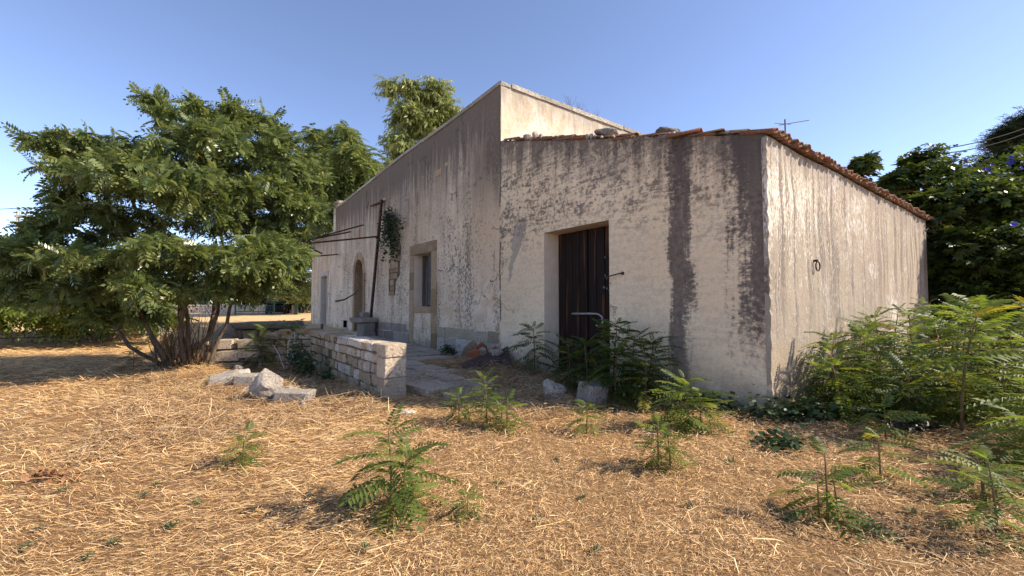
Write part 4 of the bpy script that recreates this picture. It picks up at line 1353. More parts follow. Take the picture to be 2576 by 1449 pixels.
BACK_PADS = [(-11.86, 26.00, 11.73, 0.96, 1.50, 0.84, 10), (-9.77, 25.00, 11.21, 1.15, 2.00, 0.92, 18), (-10.92, 25.00, 10.03, 1.38, 2.00, 1.04, 24), (-8.69, 24.00, 9.46, 1.55, 2.20, 1.11, 34), (-9.73, 25.00, 8.38, 1.84, 2.40, 1.15, 40), (-8.67, 26.00, 9.15, 1.20, 2.00, 1.08, 22), (-10.90, 24.00, 7.88, 1.33, 2.00, 1.00, 24), (-10.33, 26.00, 7.19, 1.44, 2.00, 0.96, 18), (-11.41, 26.00, 6.47, 1.32, 2.00, 0.96, 16)]
EUCA_PADS = [(-10.41, 36.00, 20.12, 1.16, 1.50, 0.83, 8), (-8.61, 37.00, 19.93, 1.53, 2.20, 1.30, 22), (-7.06, 38.00, 20.42, 1.75, 2.40, 1.40, 26), (-5.80, 38.00, 18.43, 1.40, 2.00, 1.58, 22), (-8.94, 37.00, 17.63, 2.05, 2.40, 1.53, 34), (-7.22, 38.00, 17.35, 2.10, 2.40, 1.75, 32), (-9.61, 37.00, 15.18, 1.53, 2.20, 1.71, 28), (-8.09, 38.00, 14.83, 1.93, 2.40, 1.75, 30), (-9.93, 37.00, 13.08, 1.36, 2.00, 1.36, 16)]
FIG_PADS = [(16.80, 15.00, 5.98, 0.62, 1.20, 0.41, 20), (17.64, 15.00, 6.22, 0.62, 1.20, 0.47, 22), (12.89, 15.50, 6.61, 0.54, 0.80, 0.36, 10), (12.66, 15.50, 6.20, 0.50, 0.80, 0.36, 8), (14.30, 15.00, 6.41, 0.53, 0.90, 0.39, 14), (13.93, 14.50, 5.56, 0.94, 1.30, 0.60, 40), (12.85, 14.50, 5.49, 0.40, 0.80, 0.40, 10), (15.87, 15.00, 5.49, 1.04, 1.40, 0.55, 36), (17.20, 15.00, 5.63, 0.97, 1.40, 0.62, 36), (18.48, 15.00, 6.19, 0.97, 1.60, 0.83, 44), (12.52, 13.20, 4.27, 1.03, 1.30, 0.67, 50), (14.00, 13.20, 4.39, 1.16, 1.50, 0.85, 64), (15.23, 13.00, 4.23, 1.08, 1.60, 0.96, 60), (16.56, 13.00, 4.23, 1.08, 1.60, 1.08, 40), (12.55, 12.20, 2.92, 1.07, 1.30, 0.73, 64), (13.56, 12.00, 2.79, 1.05, 1.40, 0.83, 64), (12.71, 12.40, 1.80, 0.86, 1.20, 0.63, 44), (13.62, 12.00, 1.68, 1.11, 1.40, 0.77, 60), (14.98, 12.00, 2.23, 1.11, 1.60, 1.33, 56), (12.71, 12.60, 2.38, 0.64, 1.00, 1.05, 36), (12.81, 12.00, 0.79, 1.22, 1.40, 0.66, 40)]
DARK_PADS = [(20.15, 18.00, 6.76, 0.75, 1.40, 0.50, 26), (21.25, 18.00, 6.96, 0.75, 1.40, 0.66, 34), (22.59, 19.00, 8.85, 0.74, 1.40, 0.70, 44), (23.67, 19.00, 9.15, 1.23, 1.90, 1.31, 70), (21.34, 18.50, 7.60, 0.77, 1.50, 0.60, 34), (22.46, 18.50, 7.46, 1.02, 1.60, 0.77, 40)]
CEDAR_PADS = [(-21.48, 44.00, 5.81, 1.82, 3.00, 0.73, 26), (-21.56, 43.00, 4.52, 1.59, 2.60, 0.63, 24), (-21.23, 44.00, 3.37, 1.54, 2.40, 0.61, 22), (-23.23, 45.00, 6.74, 1.66, 3.00, 0.75, 20), (-21.21, 42.00, 2.31, 1.16, 2.20, 0.50, 16)]
FAR_PADS = [(-28.23, 52.00, 4.67, 2.88, 4.00, 2.40, 30), (-32.28, 54.00, 3.79, 2.99, 4.00, 2.24, 30), (-23.88, 50.00, 2.93, 1.61, 3.00, 1.20, 16), (-37.61, 56.00, 3.87, 3.10, 4.00, 2.58, 26), (-28.51, 60.00, 10.72, 2.21, 4.00, 2.21, 16)]
BG_PADS = [(-46.80, 56.00, 0.52, 4.13, 4.00, 1.14, 24), (-53.50, 56.00, 0.52, 4.13, 4.00, 1.14, 24), (-60.20, 56.00, 0.52, 4.13, 4.00, 1.14, 24), (-42.07, 58.00, 0.75, 3.74, 4.00, 1.34, 22), (-47.46, 60.00, 2.94, 4.42, 5.00, 2.76, 30), (-55.34, 62.00, 3.56, 4.57, 5.00, 3.43, 30), (-60.22, 60.00, 4.04, 4.42, 5.00, 3.87, 30), (-70.31, 62.00, 5.85, 5.14, 5.00, 3.43, 36), (-74.69, 60.00, 5.71, 4.98, 5.00, 4.42, 26)]


def rot_mats(az, el, roll):
    ca, sa, ce, se, cr, sr = np.cos(az), np.sin(az), np.cos(el), np.sin(el), np.cos(roll), np.sin(roll)
    n = len(az); Rm = np.zeros((n, 3, 3))
    # columns: x axis (along the leaf), y axis (sideways), z axis (leaf normal)
    fx = np.stack([ca * ce, sa * ce, se], -1)
    sy = np.stack([-sa, ca, np.zeros(n)], -1)
    up = np.cross(fx, sy)
    y2 = sy * cr[:, None] + up * sr[:, None]
    z2 = up * cr[:, None] - sy * sr[:, None]
    Rm[:, :, 0] = fx; Rm[:, :, 1] = y2; Rm[:, :, 2] = z2
    return Rm

def scatter(templates, P, az, el, roll, sc, r, varlo=0., varhi=1.):
    """templates = [(verts, quads)]; returns merged verts, quads, per-face variation"""
    Vs, Qs, Fs = [], [], []
    which = r.integers(0, len(templates), len(P)); base = 0
    Rm = rot_mats(az, el, roll)
    vv = r.uniform(varlo, varhi, len(P))
    for k, (tv, tq) in enumerate(templates):
        m = which == k
        if not m.any(): continue
        W = np.einsum('nij,vj->nvi', Rm[m] * sc[m][:, None, None], tv) + P[m][:, None, :]
        n = len(W)
        Q = tq[None] + (np.arange(n) * len(tv))[:, None, None] + base
        Vs.append(W.reshape(-1, 3)); Qs.append(Q.reshape(-1, 4)); base += n * len(tv)
        f = np.repeat(vv[m], len(tq)) + r.normal(0, .12, n * len(tq))
        Fs.append(np.where(r.uniform(0, 1, len(f)) < .0012, 1.0, np.clip(f, 0, .97)))
    return np.concatenate(Vs), np.concatenate(Qs), np.concatenate(Fs)

def pinnate(pairs, ll, lw, droop, seed, hang=.35, sweep=.5, fold=False, first=.16):
    """feather leaf of unit length along x"""
    r = random.Random(seed); V = []; Q = []
    def pos(f): return np.array([f - .12 * droop * f * f, 0.0, -droop * f * f])
    def leaflet(f, side, L):
        p = pos(f); d = pos(min(1, f + .02)) - pos(f - .02); d /= np.linalg.norm(d)
        dirv = np.array([sweep + r.uniform(-.1, .12), side, -hang + r.uniform(-.15, .15)])
        dirv /= np.linalg.norm(dirv)
        wv = np.cross(dirv, [0, 0, 1.0]); wv /= np.linalg.norm(wv)
        nrm = np.cross(wv, dirv)
        w = lw * r.uniform(.85, 1.15)
        b = len(V)
        tip = p + dirv * L + np.array([0, 0, -L * .18])
        mid = p + dirv * L * .45
        if fold:
            mid2 = p + dirv * L * .72 + np.array([0, 0, -L * .07])
            V.extend([p, mid + wv * w + nrm * w * .35, mid2 + wv * w * .62 + nrm * w * .2, tip, mid2 - wv * w * .62 + nrm * w * .2, mid - wv * w + nrm * w * .35, mid2, mid])
            Q.extend([(b, b + 1, b + 2, b + 7), (b + 7, b + 2, b + 3, b + 6), (b, b + 7, b + 4, b + 5), (b + 7, b + 6, b + 3, b + 4)])
        else:
            V.extend([p, mid + wv * w, tip, mid - wv * w]); Q.append((b, b + 1, b + 2, b + 3))
    for k in range(pairs):
        f = first + (1 - first) * k / pairs
        L = ll * (.72 + .5 * math.sin(math.pi * (.15 + .75 * f))) * r.uniform(.88, 1.1)
        for s_ in (-1, 1): leaflet(f + s_ * .008, s_, L)
    p = pos(1.0); b = len(V)
    d = pos(1.0) - pos(.95); d /= np.linalg.norm(d); w = np.array([0, lw, 0])
    V.extend([p, p + d * ll * .4 + w, p + d * ll * .8, p + d * ll * .4 - w]); Q.append((b, b + 1, b + 2, b + 3))
    # midrib
    for f0, f1 in ((0, .35), (.35, .7), (.7, 1.0)):
        a, c = pos(f0), pos(f1); b = len(V); h = np.array([0, .008, 0]) * (1.3 - f0)
        V.extend([a - h, c - h, c + h, a + h]); Q.append((b, b + 1, b + 2, b + 3))
    return np.array(V), np.array(Q)

def simple_leaf(L, w, droop=.2, lobes=0):
    if lobes:
        V = [(0, 0, 0)]; n = 5
        out = []
        for k in range(n):
            a = R(-100 + 200 * k / (n - 1)); rad = L * (1 - .18 * abs(k - 2) / 2)
            out.append((rad * math.cos(a) * .75 + L * .28, rad * math.sin(a) * .62, -droop * L * (.3 + .25 * math.cos(a))))
            if k < n - 1:
                a2 = R(-100 + 200 * (k + .5) / (n - 1))
                out.append((L * .28 + .36 * L * math.cos(a2), .36 * L * math.sin(a2), .0))
        V = [(0, 0, 0)] + out
        Q = [(0, i, i + 1, i + 2) for i in (1, 3, 5, 7)]
        return np.array(V, float), np.array(Q)
    V = np.array([(0, 0, 0), (L * .42, w, -.05 * L), (L, 0, -droop * L), (L * .42, -w, -.05 * L)], float)
    return V, np.array([(0, 1, 2, 3)])

def spray(n, L, w, spread, seed, hang):
    """a twig of n single leaves, unit-length twig along x; hang = how far leaves droop"""
    r = random.Random(seed); V = []; Q = []
    for k in range(n):
        f = (k + .5) / n; p = np.array([f, 0, -.25 * f * f * (1 if hang > .5 else .3)])
        a = r.uniform(-spread, spread) + (k % 2 * 2 - 1) * spread * .5
        d = np.array([math.cos(a), math.sin(a), -hang + r.uniform(-.25, .25)]); d /= np.linalg.norm(d)
        s_ = np.cross(d, [r.uniform(-.4, .4), r.uniform(-.4, .4), 1.0]); s_ /= np.linalg.norm(s_)
        l_ = L * r.uniform(.7, 1.2); b = len(V)
        V.extend([p, p + d * l_ * .45 + s_ * w, p + d * l_ + np.array([0, 0, -.08 * l_]), p + d * l_ * .45 - s_ * w]); Q.append((b, b + 1, b + 2, b + 3))
    return np.array(V), np.array(Q)

FEATHER = [pinnate(7, .27, .060, d, i, hang=.5) for i, d in enumerate((.35, .6, .85, 1.15))]
CLUMP = [pinnate(5, .36, .088, d, 20 + i, hang=.35) for i, d in enumerate((.15, .35, .55, .8))]
EUCA = [spray(11, .42, .045, .9, i, 1.6) for i in range(4)]
FIGL = []
for q in range(4):
    r_ = random.Random(q); Vv = []; Qq = []; b = 0
    for k in range(5):
        lv, lq = simple_leaf(.62, .3, .35, 5)
        a = 2 * math.pi * k / 5 + r_.uniform(-.4, .4); e = r_.uniform(-.5, .25)
        Rm = rot_mats(np.array([a]), np.array([e]), np.array([r_.uniform(-.5, .5)]))[0]
        p = np.array([math.cos(a), math.sin(a), math.sin(e)]) * .38
        Vv.append(lv @ Rm.T * r_.uniform(.8, 1.15) + p); Qq.append(lq + b); b += len(lv)
    FIGL.append((np.concatenate(Vv), np.concatenate(Qq)))
NEED = [spray(16, .30, .022, 1.4, 30 + i, .05) for i in range(3)]
HEART = [spray(5, .42, .19, 1.3, 50 + i, .45) for i in range(3)]

def pad_tips(pads, r, shell=.45, upbias=.25):
    P, N, own = [], [], []
    for i, (x, y, z, rx, ry, rz, n) in enumerate(pads):
        d = r.normal(size=(n * 3, 3)); d /= np.linalg.norm(d, axis=1)[:, None]
        d = d[np.argsort(-(d[:, 2] + r.normal(0, 1 / max(upbias, .01) * .3, n * 3)))[:n]]
        rad = r.uniform(shell, 1.0, n)[:, None] ** .6
        P.append(np.array([x, y, z]) + d * rad * np.array([rx, ry, rz])); N.append(d); own.append(np.full(n, i))
    return np.concatenate(P), np.concatenate(N), np.concatenate(own)

def limb(mb, a, b, r0, r1, r, n=7, bend=.12, sides=6, rise=.15):
    a, b = Vector(a), Vector(b); L = (b - a).length
    ax = (b - a).normalized(); o = ax.orthogonal().normalized(); o2 = ax.cross(o)
    k1, k2 = r.normal(0, bend), r.normal(0, bend)
    pts = []
    for i in range(n):
        f = i / (n - 1)
        p = a.lerp(b, f) + (o * k1 + o2 * k2) * L * math.sin(math.pi * f) + Vector((0, 0, rise * L * math.sin(math.pi * f)))
        p += Vector(r.normal(0, .012 * L, 3)) * math.sin(math.pi * f)
        pts.append(p)
    mb.tube(pts, [r0 + (r1 - r0) * (i / (n - 1)) ** .8 for i in range(n)], sides)
    return pts

def grow(name, base, pads, tmpl, leaves_per, leaf_len, leaf_mat_, bark_, label, seed, stems=None, el=(-.55, .55), group=None, roll=.35, cat='tree', twigs=.5, trunk_r=.12, shell=.45, upbias=.25, dens=1.0):
    r = np.random.default_rng(seed)
    root = thing(name, base, label, cat, 0, group)
    bx, by, bz = base
    pads = [(p[0], p[1], p[2], max(.12, p[3] - leaf_len * .55), max(.2, p[4] - leaf_len * .3), max(.10, p[5] - leaf_len * .35), int(p[6] * dens)) for p in pads]
    tips, nrm, own = pad_tips(pads, r, shell, upbias)
    # trunk and limbs
    mb = MB(); centers = [np.array(p[:3]) for p in pads]
    starts = stems if stems else [(base, (bx + r.normal(0, .1), by + r.normal(0, .1), min(c[2] for c in centers) * .8 + bz * .2))]
    ends = []
    for a, b in starts:
        pts = limb(mb, np.array(a) - np.array([0, 0, .15]), b, trunk_r, trunk_r * .62, r, 8, .05, 8, 0.0)
        ends.append(pts)
    order = sorted(range(len(pads)), key=lambda i: centers[i][2])
    nodes = [(np.array(p), trunk_r * .6) for pts in ends for p in pts[int(len(pts) * .45):]]
    for i in order:
        c = centers[i]; best = min(nodes, key=lambda nd: np.linalg.norm(nd[0] - c) + max(0, nd[0][2] - c[2]) * 1.4)
        rr_ = max(.018, min(best[1] * .75, trunk_r * .5))
        pts = limb(mb, best[0], c, rr_, rr_ * .45, r, 7, .08, 6, .06)
        nodes += [(np.array(p), rr_ * .7) for p in pts[3:]]
        mine = np.where(own == i)[0]
        for j in mine[: int(len(mine) * twigs)]:
            k = r.integers(3, len(pts))
            limb(mb, pts[k], tips[j], rr_ * .35, .005, r, 4, .08, 4, .05)
    mb.v = [(x - bx, y - by, z - bz) for x, y, z in mb.v]
    mb.build('trunk', bark_, root, smooth=True, fix=False)
    # foliage
    n = len(tips)
    idx = np.repeat(np.arange(n), leaves_per)
    m = len(idx)
    out = np.arctan2(nrm[idx, 1], nrm[idx, 0])
    az = (np.tile(np.arange(leaves_per), n) * (2 * math.pi / leaves_per) + r.normal(0, .35, m) + np.repeat(r.uniform(0, 6.28, n), leaves_per))
    e = r.uniform(el[0], el[1], m)
    sc = leaf_len * r.uniform(.7, 1.2, m)
    P = tips[idx] + r.normal(0, leaf_len * .10, (m, 3))
    tipvar = r.uniform(0, 1, n)
    V, Q, Fv = scatter(tmpl, P, az, e, r.normal(0, roll, m), sc, r)
    V -= np.array(base)
    me = np_mesh('crown', V, Q, None, Fv)
    mobj('crown', me, leaf_mat_, root)
    return root

B0 = (-8.0, 10.55, 0.0)
stems = []
rr = random.Random(4)
for (dx, dy, hx, hy, hz) in ((-.25, 0, -1.6, -.6, 2.1), (-.1, -.1, -.9, -.9, 2.3), (.05, .1, -.35, .2, 3.0), (.2, 0, .3, -.2, 2.9), (.3, .15, .95, .6, 2.6), (0, .2, .1, .9, 3.2), (.15, -.1, .55, -.5, 2.6), (-.3, .15, -2.2, .3, 1.6), (.1, .0, .55, .4, 3.4)):
    stems.append(((B0[0] + dx * 1.35, B0[1] + dy * 1.5, B0[2]), (B0[0] + hx, B0[1] + hy, hz)))
grow('feathery_tree', B0, FEATHER_PADS, CLUMP + FEATHER, 13, .30, M['melia'], M['bark'], 'large many-stemmed tree with feathery leaves left of the house', 1, stems=stems, el=(-1.05, 1.0), roll=.9, trunk_r=.052, twigs=.7, dens=.9)
BL = (-16.0, 17.0, .1)
grow('left_tree', BL, LEFT_PADS, FEATHER, 10, .55, M['melia2'], M['bark2'], 'lighter green tree with a crooked grey trunk by the field wall', 2, stems=[(BL, (BL[0] + .9, BL[1] - .3, 1.35)), ((BL[0] + .5, BL[1] - .2, .8), (BL[0] - 1.5, BL[1] - 1, 2.3)), (BL, (BL[0] - 2.4, BL[1] - 1.5, 2.2))], el=(-.8, .5), trunk_r=.20, twigs=.3)
grow('back_tree', (-11.5, 26.0, .3), BACK_PADS, FEATHER, 8, .85, M['melia'], M['bark'], 'slender feathery tree rising behind the low end of the house', 3, el=(-.7, .6), trunk_r=.16, twigs=.5)
grow('willowy_tree', (-8.0, 37.5, .4), EUCA_PADS, EUCA, 14, 1.1, M['euca'], M['barkpale'], 'tall pale tree with hanging narrow leaves behind the parapet', 4, el=(-.9, .5), trunk_r=.22, twigs=.7, roll=.6)
grow('fig_tree', (15.2, 13.6, 0), FIG_PADS, FIGL, 5, .42, M['fig'], M['bark2'], 'broad dark fig tree crowding the far end of the side wall', 5, stems=[((15.2, 13.6, 0), (14.6, 13.2, 2.6)), ((15.3, 13.4, 0), (16.6, 12.9, 2.8)), ((15.2, 13.8, 0), (14.3, 14.4, 3.4)), ((15.1, 13.4, 0), (14.8, 12.0, 2.4))], el=(-.5, .6), trunk_r=.13, twigs=.3, roll=.4)
grow('dark_conifer', (24.0, 20.0, 0), DARK_PADS, NEED, 22, .60, M['conif'], M['bark'], 'dark evergreen showing above the fig tree at the right edge', 6, el=(-.2, .8), trunk_r=.2)
grow('cedar', (-19.8, 44, .4), CEDAR_PADS, NEED, 26, 1.5, M['paleconif'], M['bark'], 'yellow-green cedar with flat boughs beyond the house end', 7, el=(-.35, .25), trunk_r=.28, twigs=.8)
grow('distant_tree', (-29.0, 54, .5), FAR_PADS, EUCA, 16, 2.0, M['conif'], M['bark'], 'dark tree mass standing behind the parked car', 8, el=(-.8, .6), trunk_r=.3, twigs=.3)
grow('distant_tree', (-58.0, 61, .5), BG_PADS, EUCA, 18, 2.2, M['melia2'], M['bark2'], 'distant sunny tree showing below the left crowns', 9, el=(-.8, .6), trunk_r=.35, twigs=.2)

# suckers and dead brush round the big tree's foot
mb = MB(); r = np.random.default_rng(12)
for k in range(110):
    a = r.uniform(0, 6.28); d = r.uniform(.1, .75)
    x0, y0 = -.05 + d * math.cos(a) * .8, .0 + d * math.sin(a) * .6
    L = r.uniform(.4, 1.5)
    limb(mb, (x0, y0, -.05), (x0 + r.normal(0, .25), y0 + r.normal(0, .2), L), r.uniform(.006, .02), .003, r, 5, .1, 4, 0)
o = mb.build('dead_brush', M['stem'], None, B0, fix=False)
tag(o, 'tangle of dead brown stems round the many-stemmed tree foot', 'brush')

# flowering vine over the fig
r = np.random.default_rng(14)
vt = thing('flowering_vine', (14.0, 11.9, .0), 'climbing vine with violet flowers draped over the fig tree', 'vine')
vp_ = [(p[0] - .25, p[1] - .45, p[2] + .05, p[3] * .95, p[4] * .9, p[5] * .95, int(p[6] * 1.6)) for p in FIG_PADS if p[0] > 13.5]
tips, nrm, own = pad_tips(vp_, r, .85, .2)
keep = (nrm[:, 1] < .35)
tips, nrm = tips[keep], nrm[keep]
idx = np.repeat(np.arange(len(tips)), 4); m = len(idx)
V, Q, Fv = scatter(HEART, tips[idx] + r.normal(0, .1, (m, 3)), r.uniform(0, 6.28, m), r.uniform(-.6, .4, m), r.normal(0, .4, m), .30 * r.uniform(.7, 1.2, m), r)
mobj('vine_leaves', np_mesh('vine_leaves', V - np.array(vt.location), Q, None, Fv), M['vine'], vt)
mb = MB(); n = 10
for k in range(n):
    a = 2 * math.pi * k / n
    mb.v.append((math.cos(a), math.sin(a), .0 + .12 * (k % 2)))
for k in range(n):
    a = 2 * math.pi * k / n
    mb.v.append((.35 * math.cos(a), .35 * math.sin(a), -.22))
mb.v.append((0, 0, -.9))
for k in range(n):
    mb.f.append((k, (k + 1) % n, n + (k + 1) % n, n + k)); mb.f.append((n + k, n + (k + 1) % n, 2 * n))
fl = mb.mesh('flower', True); fl.materials.append(M['flower'])
cand = np.where((nrm[:, 1] < -.1) & (tips[:, 2] > 2.6))[0]
seeds = r.choice(cand, 16, replace=False)
near = np.array([np.min(np.linalg.norm(tips[seeds] - tips[c_], axis=1)) for c_ in cand])
for j in cand[np.argsort(near + r.exponential(.12, len(cand)))][:85]:
    d = Vector(nrm[j]) + Vector((-.2, -.7, .35)); d.normalize()
    q = d.to_track_quat('Z', 'Y').to_euler()
    p = Vector(tips[j]) + d * .12 - Vector(vt.location)
    s_ = .062 * r.uniform(.6, 1.25)
    mobj('flower', fl, None, vt, p, q, (s_, s_, s_))

# ------------------------------------------------------------------ saplings with feather leaves
FRONDS = []
for i, (d, pr) in enumerate(((.15, 10), (.3, 9), (.45, 10), (.6, 11), (.35, 8), (.75, 10))):
    tv, tq = pinnate(pr, .21, .036, d, 60 + i, hang=.18, sweep=.45, fold=True, first=.2)
    FRONDS.append((tv, tq))
FM = {}
for key in ('sap', 'sapd'):
    FM[key] = []
    for tv, tq in FRONDS:
        me = np_mesh('leaf', tv, tq); me.materials.append(M[key]); FM[key].append(me)

def sapling(name, x, y, h, leaf, n, label, seed, mat='sap', stems=1, group=None, lean=(0, 0), low=.18, cat='sapling', stemmat='stem'):
    r = random.Random(seed)
    z = gz(x, y)
    root = thing(name, (x, y, z), label, cat, 0, group)
    for s_ in range(stems):
        ox, oy = ((0, 0) if s_ == 0 else (r.uniform(-.14, .14) * (.5 + h), r.uniform(-.12, .12) * (.5 + h)))
        hh = h * (1 if s_ == 0 else r.uniform(.55, .85))
        bx_, by_ = lean[0] + r.uniform(-.08, .08) * hh, lean[1] + r.uniform(-.08, .08) * hh
        def pos(f): return Vector((ox + bx_ * f * f, oy + by_ * f * f, hh * f * .88))
        rad = .006 + .007 * hh
        MB().tube([pos(f) - Vector((0, 0, .03 if f == 0 else 0)) for f in (0, .25, .5, .75, 1)], [rad, rad * .9, rad * .75, rad * .6, rad * .35], 6).build('stem', M[stemmat], root, smooth=True, fix=False)
        m = max(6, int(n * 1.5 / stems)); az0 = r.uniform(0, 6.28)
        for i in range(m):
            f = low + (1 - low) * (i / (m - 1)) ** .8
            az = az0 + i * 2.4 + r.uniform(-.3, .3)
            el = -.15 + .95 * f ** 2.2 + r.uniform(-.22, .22)
            L = leaf * (.55 + .6 * math.sin(math.pi * min(1, .22 + .68 * f))) * r.uniform(.8, 1.12)
            if i == m - 1: L *= .55; el = 1.0
            Rm = Euler((r.uniform(-.3, .3), -el, az), 'XYZ')
            mobj('leaf', FM[mat][r.randrange(len(FRONDS))], None, root, pos(f), Rm, (L, L, L * r.uniform(.75, 1.1)))
    return root

sapling('sapling', -.87, 3.17, .66, .34, 26, 'largest foreground sapling, wide feathery leaves, alone in the sunny straw', 1, stems=2)
sapling('sapling', -2.49, 4.04, .36, .19, 18, 'small yellow-green sapling alone in the straw on the left', 2, stems=2, stemmat='gstem')
sapling('sapling', -.68, 5.60, .38, .24, 14, 'short leafy sapling leftmost of three at the shadow edge', 3)
sapling('sapling', -.31, 5.38, .66, .24, 20, 'tallest of the three saplings at the shadow edge, reddish stem', 4)
sapling('sapling', -.06, 5.12, .44, .28, 17, 'rightmost of the three saplings at the shadow edge', 5, stems=2)
sapling('sapling', .87, 5.09, .34, .24, 14, 'tiny sunlit sapling between the broken rock and big clump', 6)
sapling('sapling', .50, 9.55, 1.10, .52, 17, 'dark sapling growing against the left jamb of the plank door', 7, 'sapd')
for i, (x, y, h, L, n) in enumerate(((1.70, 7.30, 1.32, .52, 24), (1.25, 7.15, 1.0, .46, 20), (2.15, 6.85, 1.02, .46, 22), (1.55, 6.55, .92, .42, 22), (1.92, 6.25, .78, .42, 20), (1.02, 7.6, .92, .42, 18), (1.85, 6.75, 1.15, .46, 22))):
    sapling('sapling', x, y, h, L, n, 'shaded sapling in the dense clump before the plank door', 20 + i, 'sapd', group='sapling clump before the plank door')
sapling('sapling', 2.14, 5.28, .68, .40, 34, 'bushy sunlit sapling before the big clump, near the stained corner', 8, stems=3)
sapling('sapling', 1.34, 4.01, .50, .23, 26, 'upright fine-leaved sapling in the sun right of centre', 9, stems=2)
sapling('sapling', -.31, 3.08, .19, .14, 10, 'tiny thin seedling right of the largest foreground sapling', 10, stemmat='gstem')
sapling('sapling', 2.19, 3.05, .54, .30, 17, 'thin many-stemmed sapling in the right foreground straw', 11, stems=3)
sapling('sapling', 3.17, 3.77, .43, .30, 10, 'sparse single-stemmed sapling behind the many-stemmed one', 12)
sapling('sapling', 3.14, 2.85, .55, .33, 13, 'reddish-stemmed sapling nearest the bottom right corner', 13)
sapling('sapling', 3.70, 3.45, .36, .28, 14, 'low leafy sapling in the straw at the right edge', 14, stems=2)
sapling('sapling', 5.24, 5.09, 1.62, .62, 22, 'tall sapling with a bare lower stem before the side wall thicket', 15, low=.45)
sapling('sapling', 4.15, 4.85, .42, .32, 12, 'short sapling in the straw before the thicket', 16)
sapling('sapling', -6.30, 10.95, 1.15, .42, 26, 'slim sapling standing before the cross stone wall', 17, stems=2)
sapling('sapling', -8.63, 9.9, .50, .26, 16, 'small dark seedling in the shade of the big tree', 18, 'sapd')
sapling('sapling', -6.7, 13.4, .95, .40, 14, 'light sapling beside the cistern slab', 19)
r = random.Random(55)
k = 0
for s_, o_, h in ((.75, .55, .95), (1.1, .35, 1.15), (1.3, .9, .95), (1.7, .5, 1.25), (2.0, 1.05, 1.1), (2.3, .45, 1.35), (2.6, .95, 1.25), (3.0, .5, 1.5), (3.2, 1.25, 1.35), (3.6, .8, 1.55), (4.0, .45, 1.6), (4.2, 1.3, 1.5), (4.7, .8, 1.7), (5.2, 1.4, 1.65), (5.6, .7, 1.75), (6.2, 1.3, 1.8), (2.0, 1.6, .95), (2.8, 1.8, 1.05), (3.6, 2.0, 1.25), (4.5, 2.1, 1.4), (1.0, 1.2, .75), (1.5, 1.6, .7), (5.6, 2.2, 1.55), (6.8, 2.0, 1.7), (3.4, 2.6, 1.0), (4.4, 2.9, 1.15)):
    x = CX - HC * 0 + HS * s_ - HC * o_ + 0.0
    y = CY - HC * s_ - HS * o_
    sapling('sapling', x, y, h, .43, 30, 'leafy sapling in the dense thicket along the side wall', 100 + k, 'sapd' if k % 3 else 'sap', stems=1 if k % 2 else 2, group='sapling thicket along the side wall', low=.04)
    k += 1
for i, (x, y, h) in enumerate(((5.9, 4.6, 1.05), (5.2, 4.2, .85), (6.4, 5.2, 1.3), (4.7, 3.75, .62), (6.9, 5.9, 1.6))):
    sapling('sapling', x, y, h, .5, 20, {3: 'shortest arching sapling at the right edge, closest to the foreground', 4: 'tallest arching sapling at the right edge, farthest back by the fig'}.get(i, 'bright arching sapling of middle height crowding the right edge'), 150 + i, stems=2, group='saplings at the right edge', low=.12)

# ------------------------------------------------------------------ other small plants
def leafy(name, base, P, leaf, w, mat, label, cat, seed, el=(-.6, .6), stems=None, stemmat='gstem', droop=.2):
    r = np.random.default_rng(seed)
    root = thing(name, base, label, cat)
    n = len(P)
    V, Q, Fv = scatter([simple_leaf(1, w / leaf, droop)], P, r.uniform(0, 6.28, n), r.uniform(el[0], el[1], n), r.normal(0, .5, n), leaf * r.uniform(.6, 1.2, n), r)
    mobj('foliage', np_mesh('foliage', V - np.array(base), Q, None, Fv), mat, root)
    if stems:
        mb = MB()
        for a, b, q in stems: limb(mb, np.array(a) - base, np.array(b) - base, q, q * .4, r, 6, .1, 5, 0)
        mb.build('stem', M[stemmat], root, smooth=True, fix=False)
    return root

r = np.random.default_rng(70)
# caper hanging from the facade
P = []
for k in range(1050):
    a = r.uniform(0, 1) ** .8
    t = 13.3 + r.normal(0, .55) * (.30 + 1.9 * a * (1.15 - a)); z = 5.10 - 1.45 * a * (1 + .35 * math.sin(5 * t)) + r.normal(0, .10)
    yy = .10 + abs(r.normal(0, .16)) * (1.1 - .5 * a)
    P.append(h2w(t, yy, z))
leafy('caper_bush', h2w(13.3, .05, 4.7), np.array(P), .11, .055, M['caper'], 'round-leaved green bush hanging from the facade above bare stones', 'bush', 71, el=(-1.2, .3), stems=[(h2w(13.3, .0, 4.8), h2w(13.3 + d, .25, 4.0 - abs(d) * .2), .012) for d in (-.9, -.5, -.1, .3, .7, 1.0)], droop=.05)
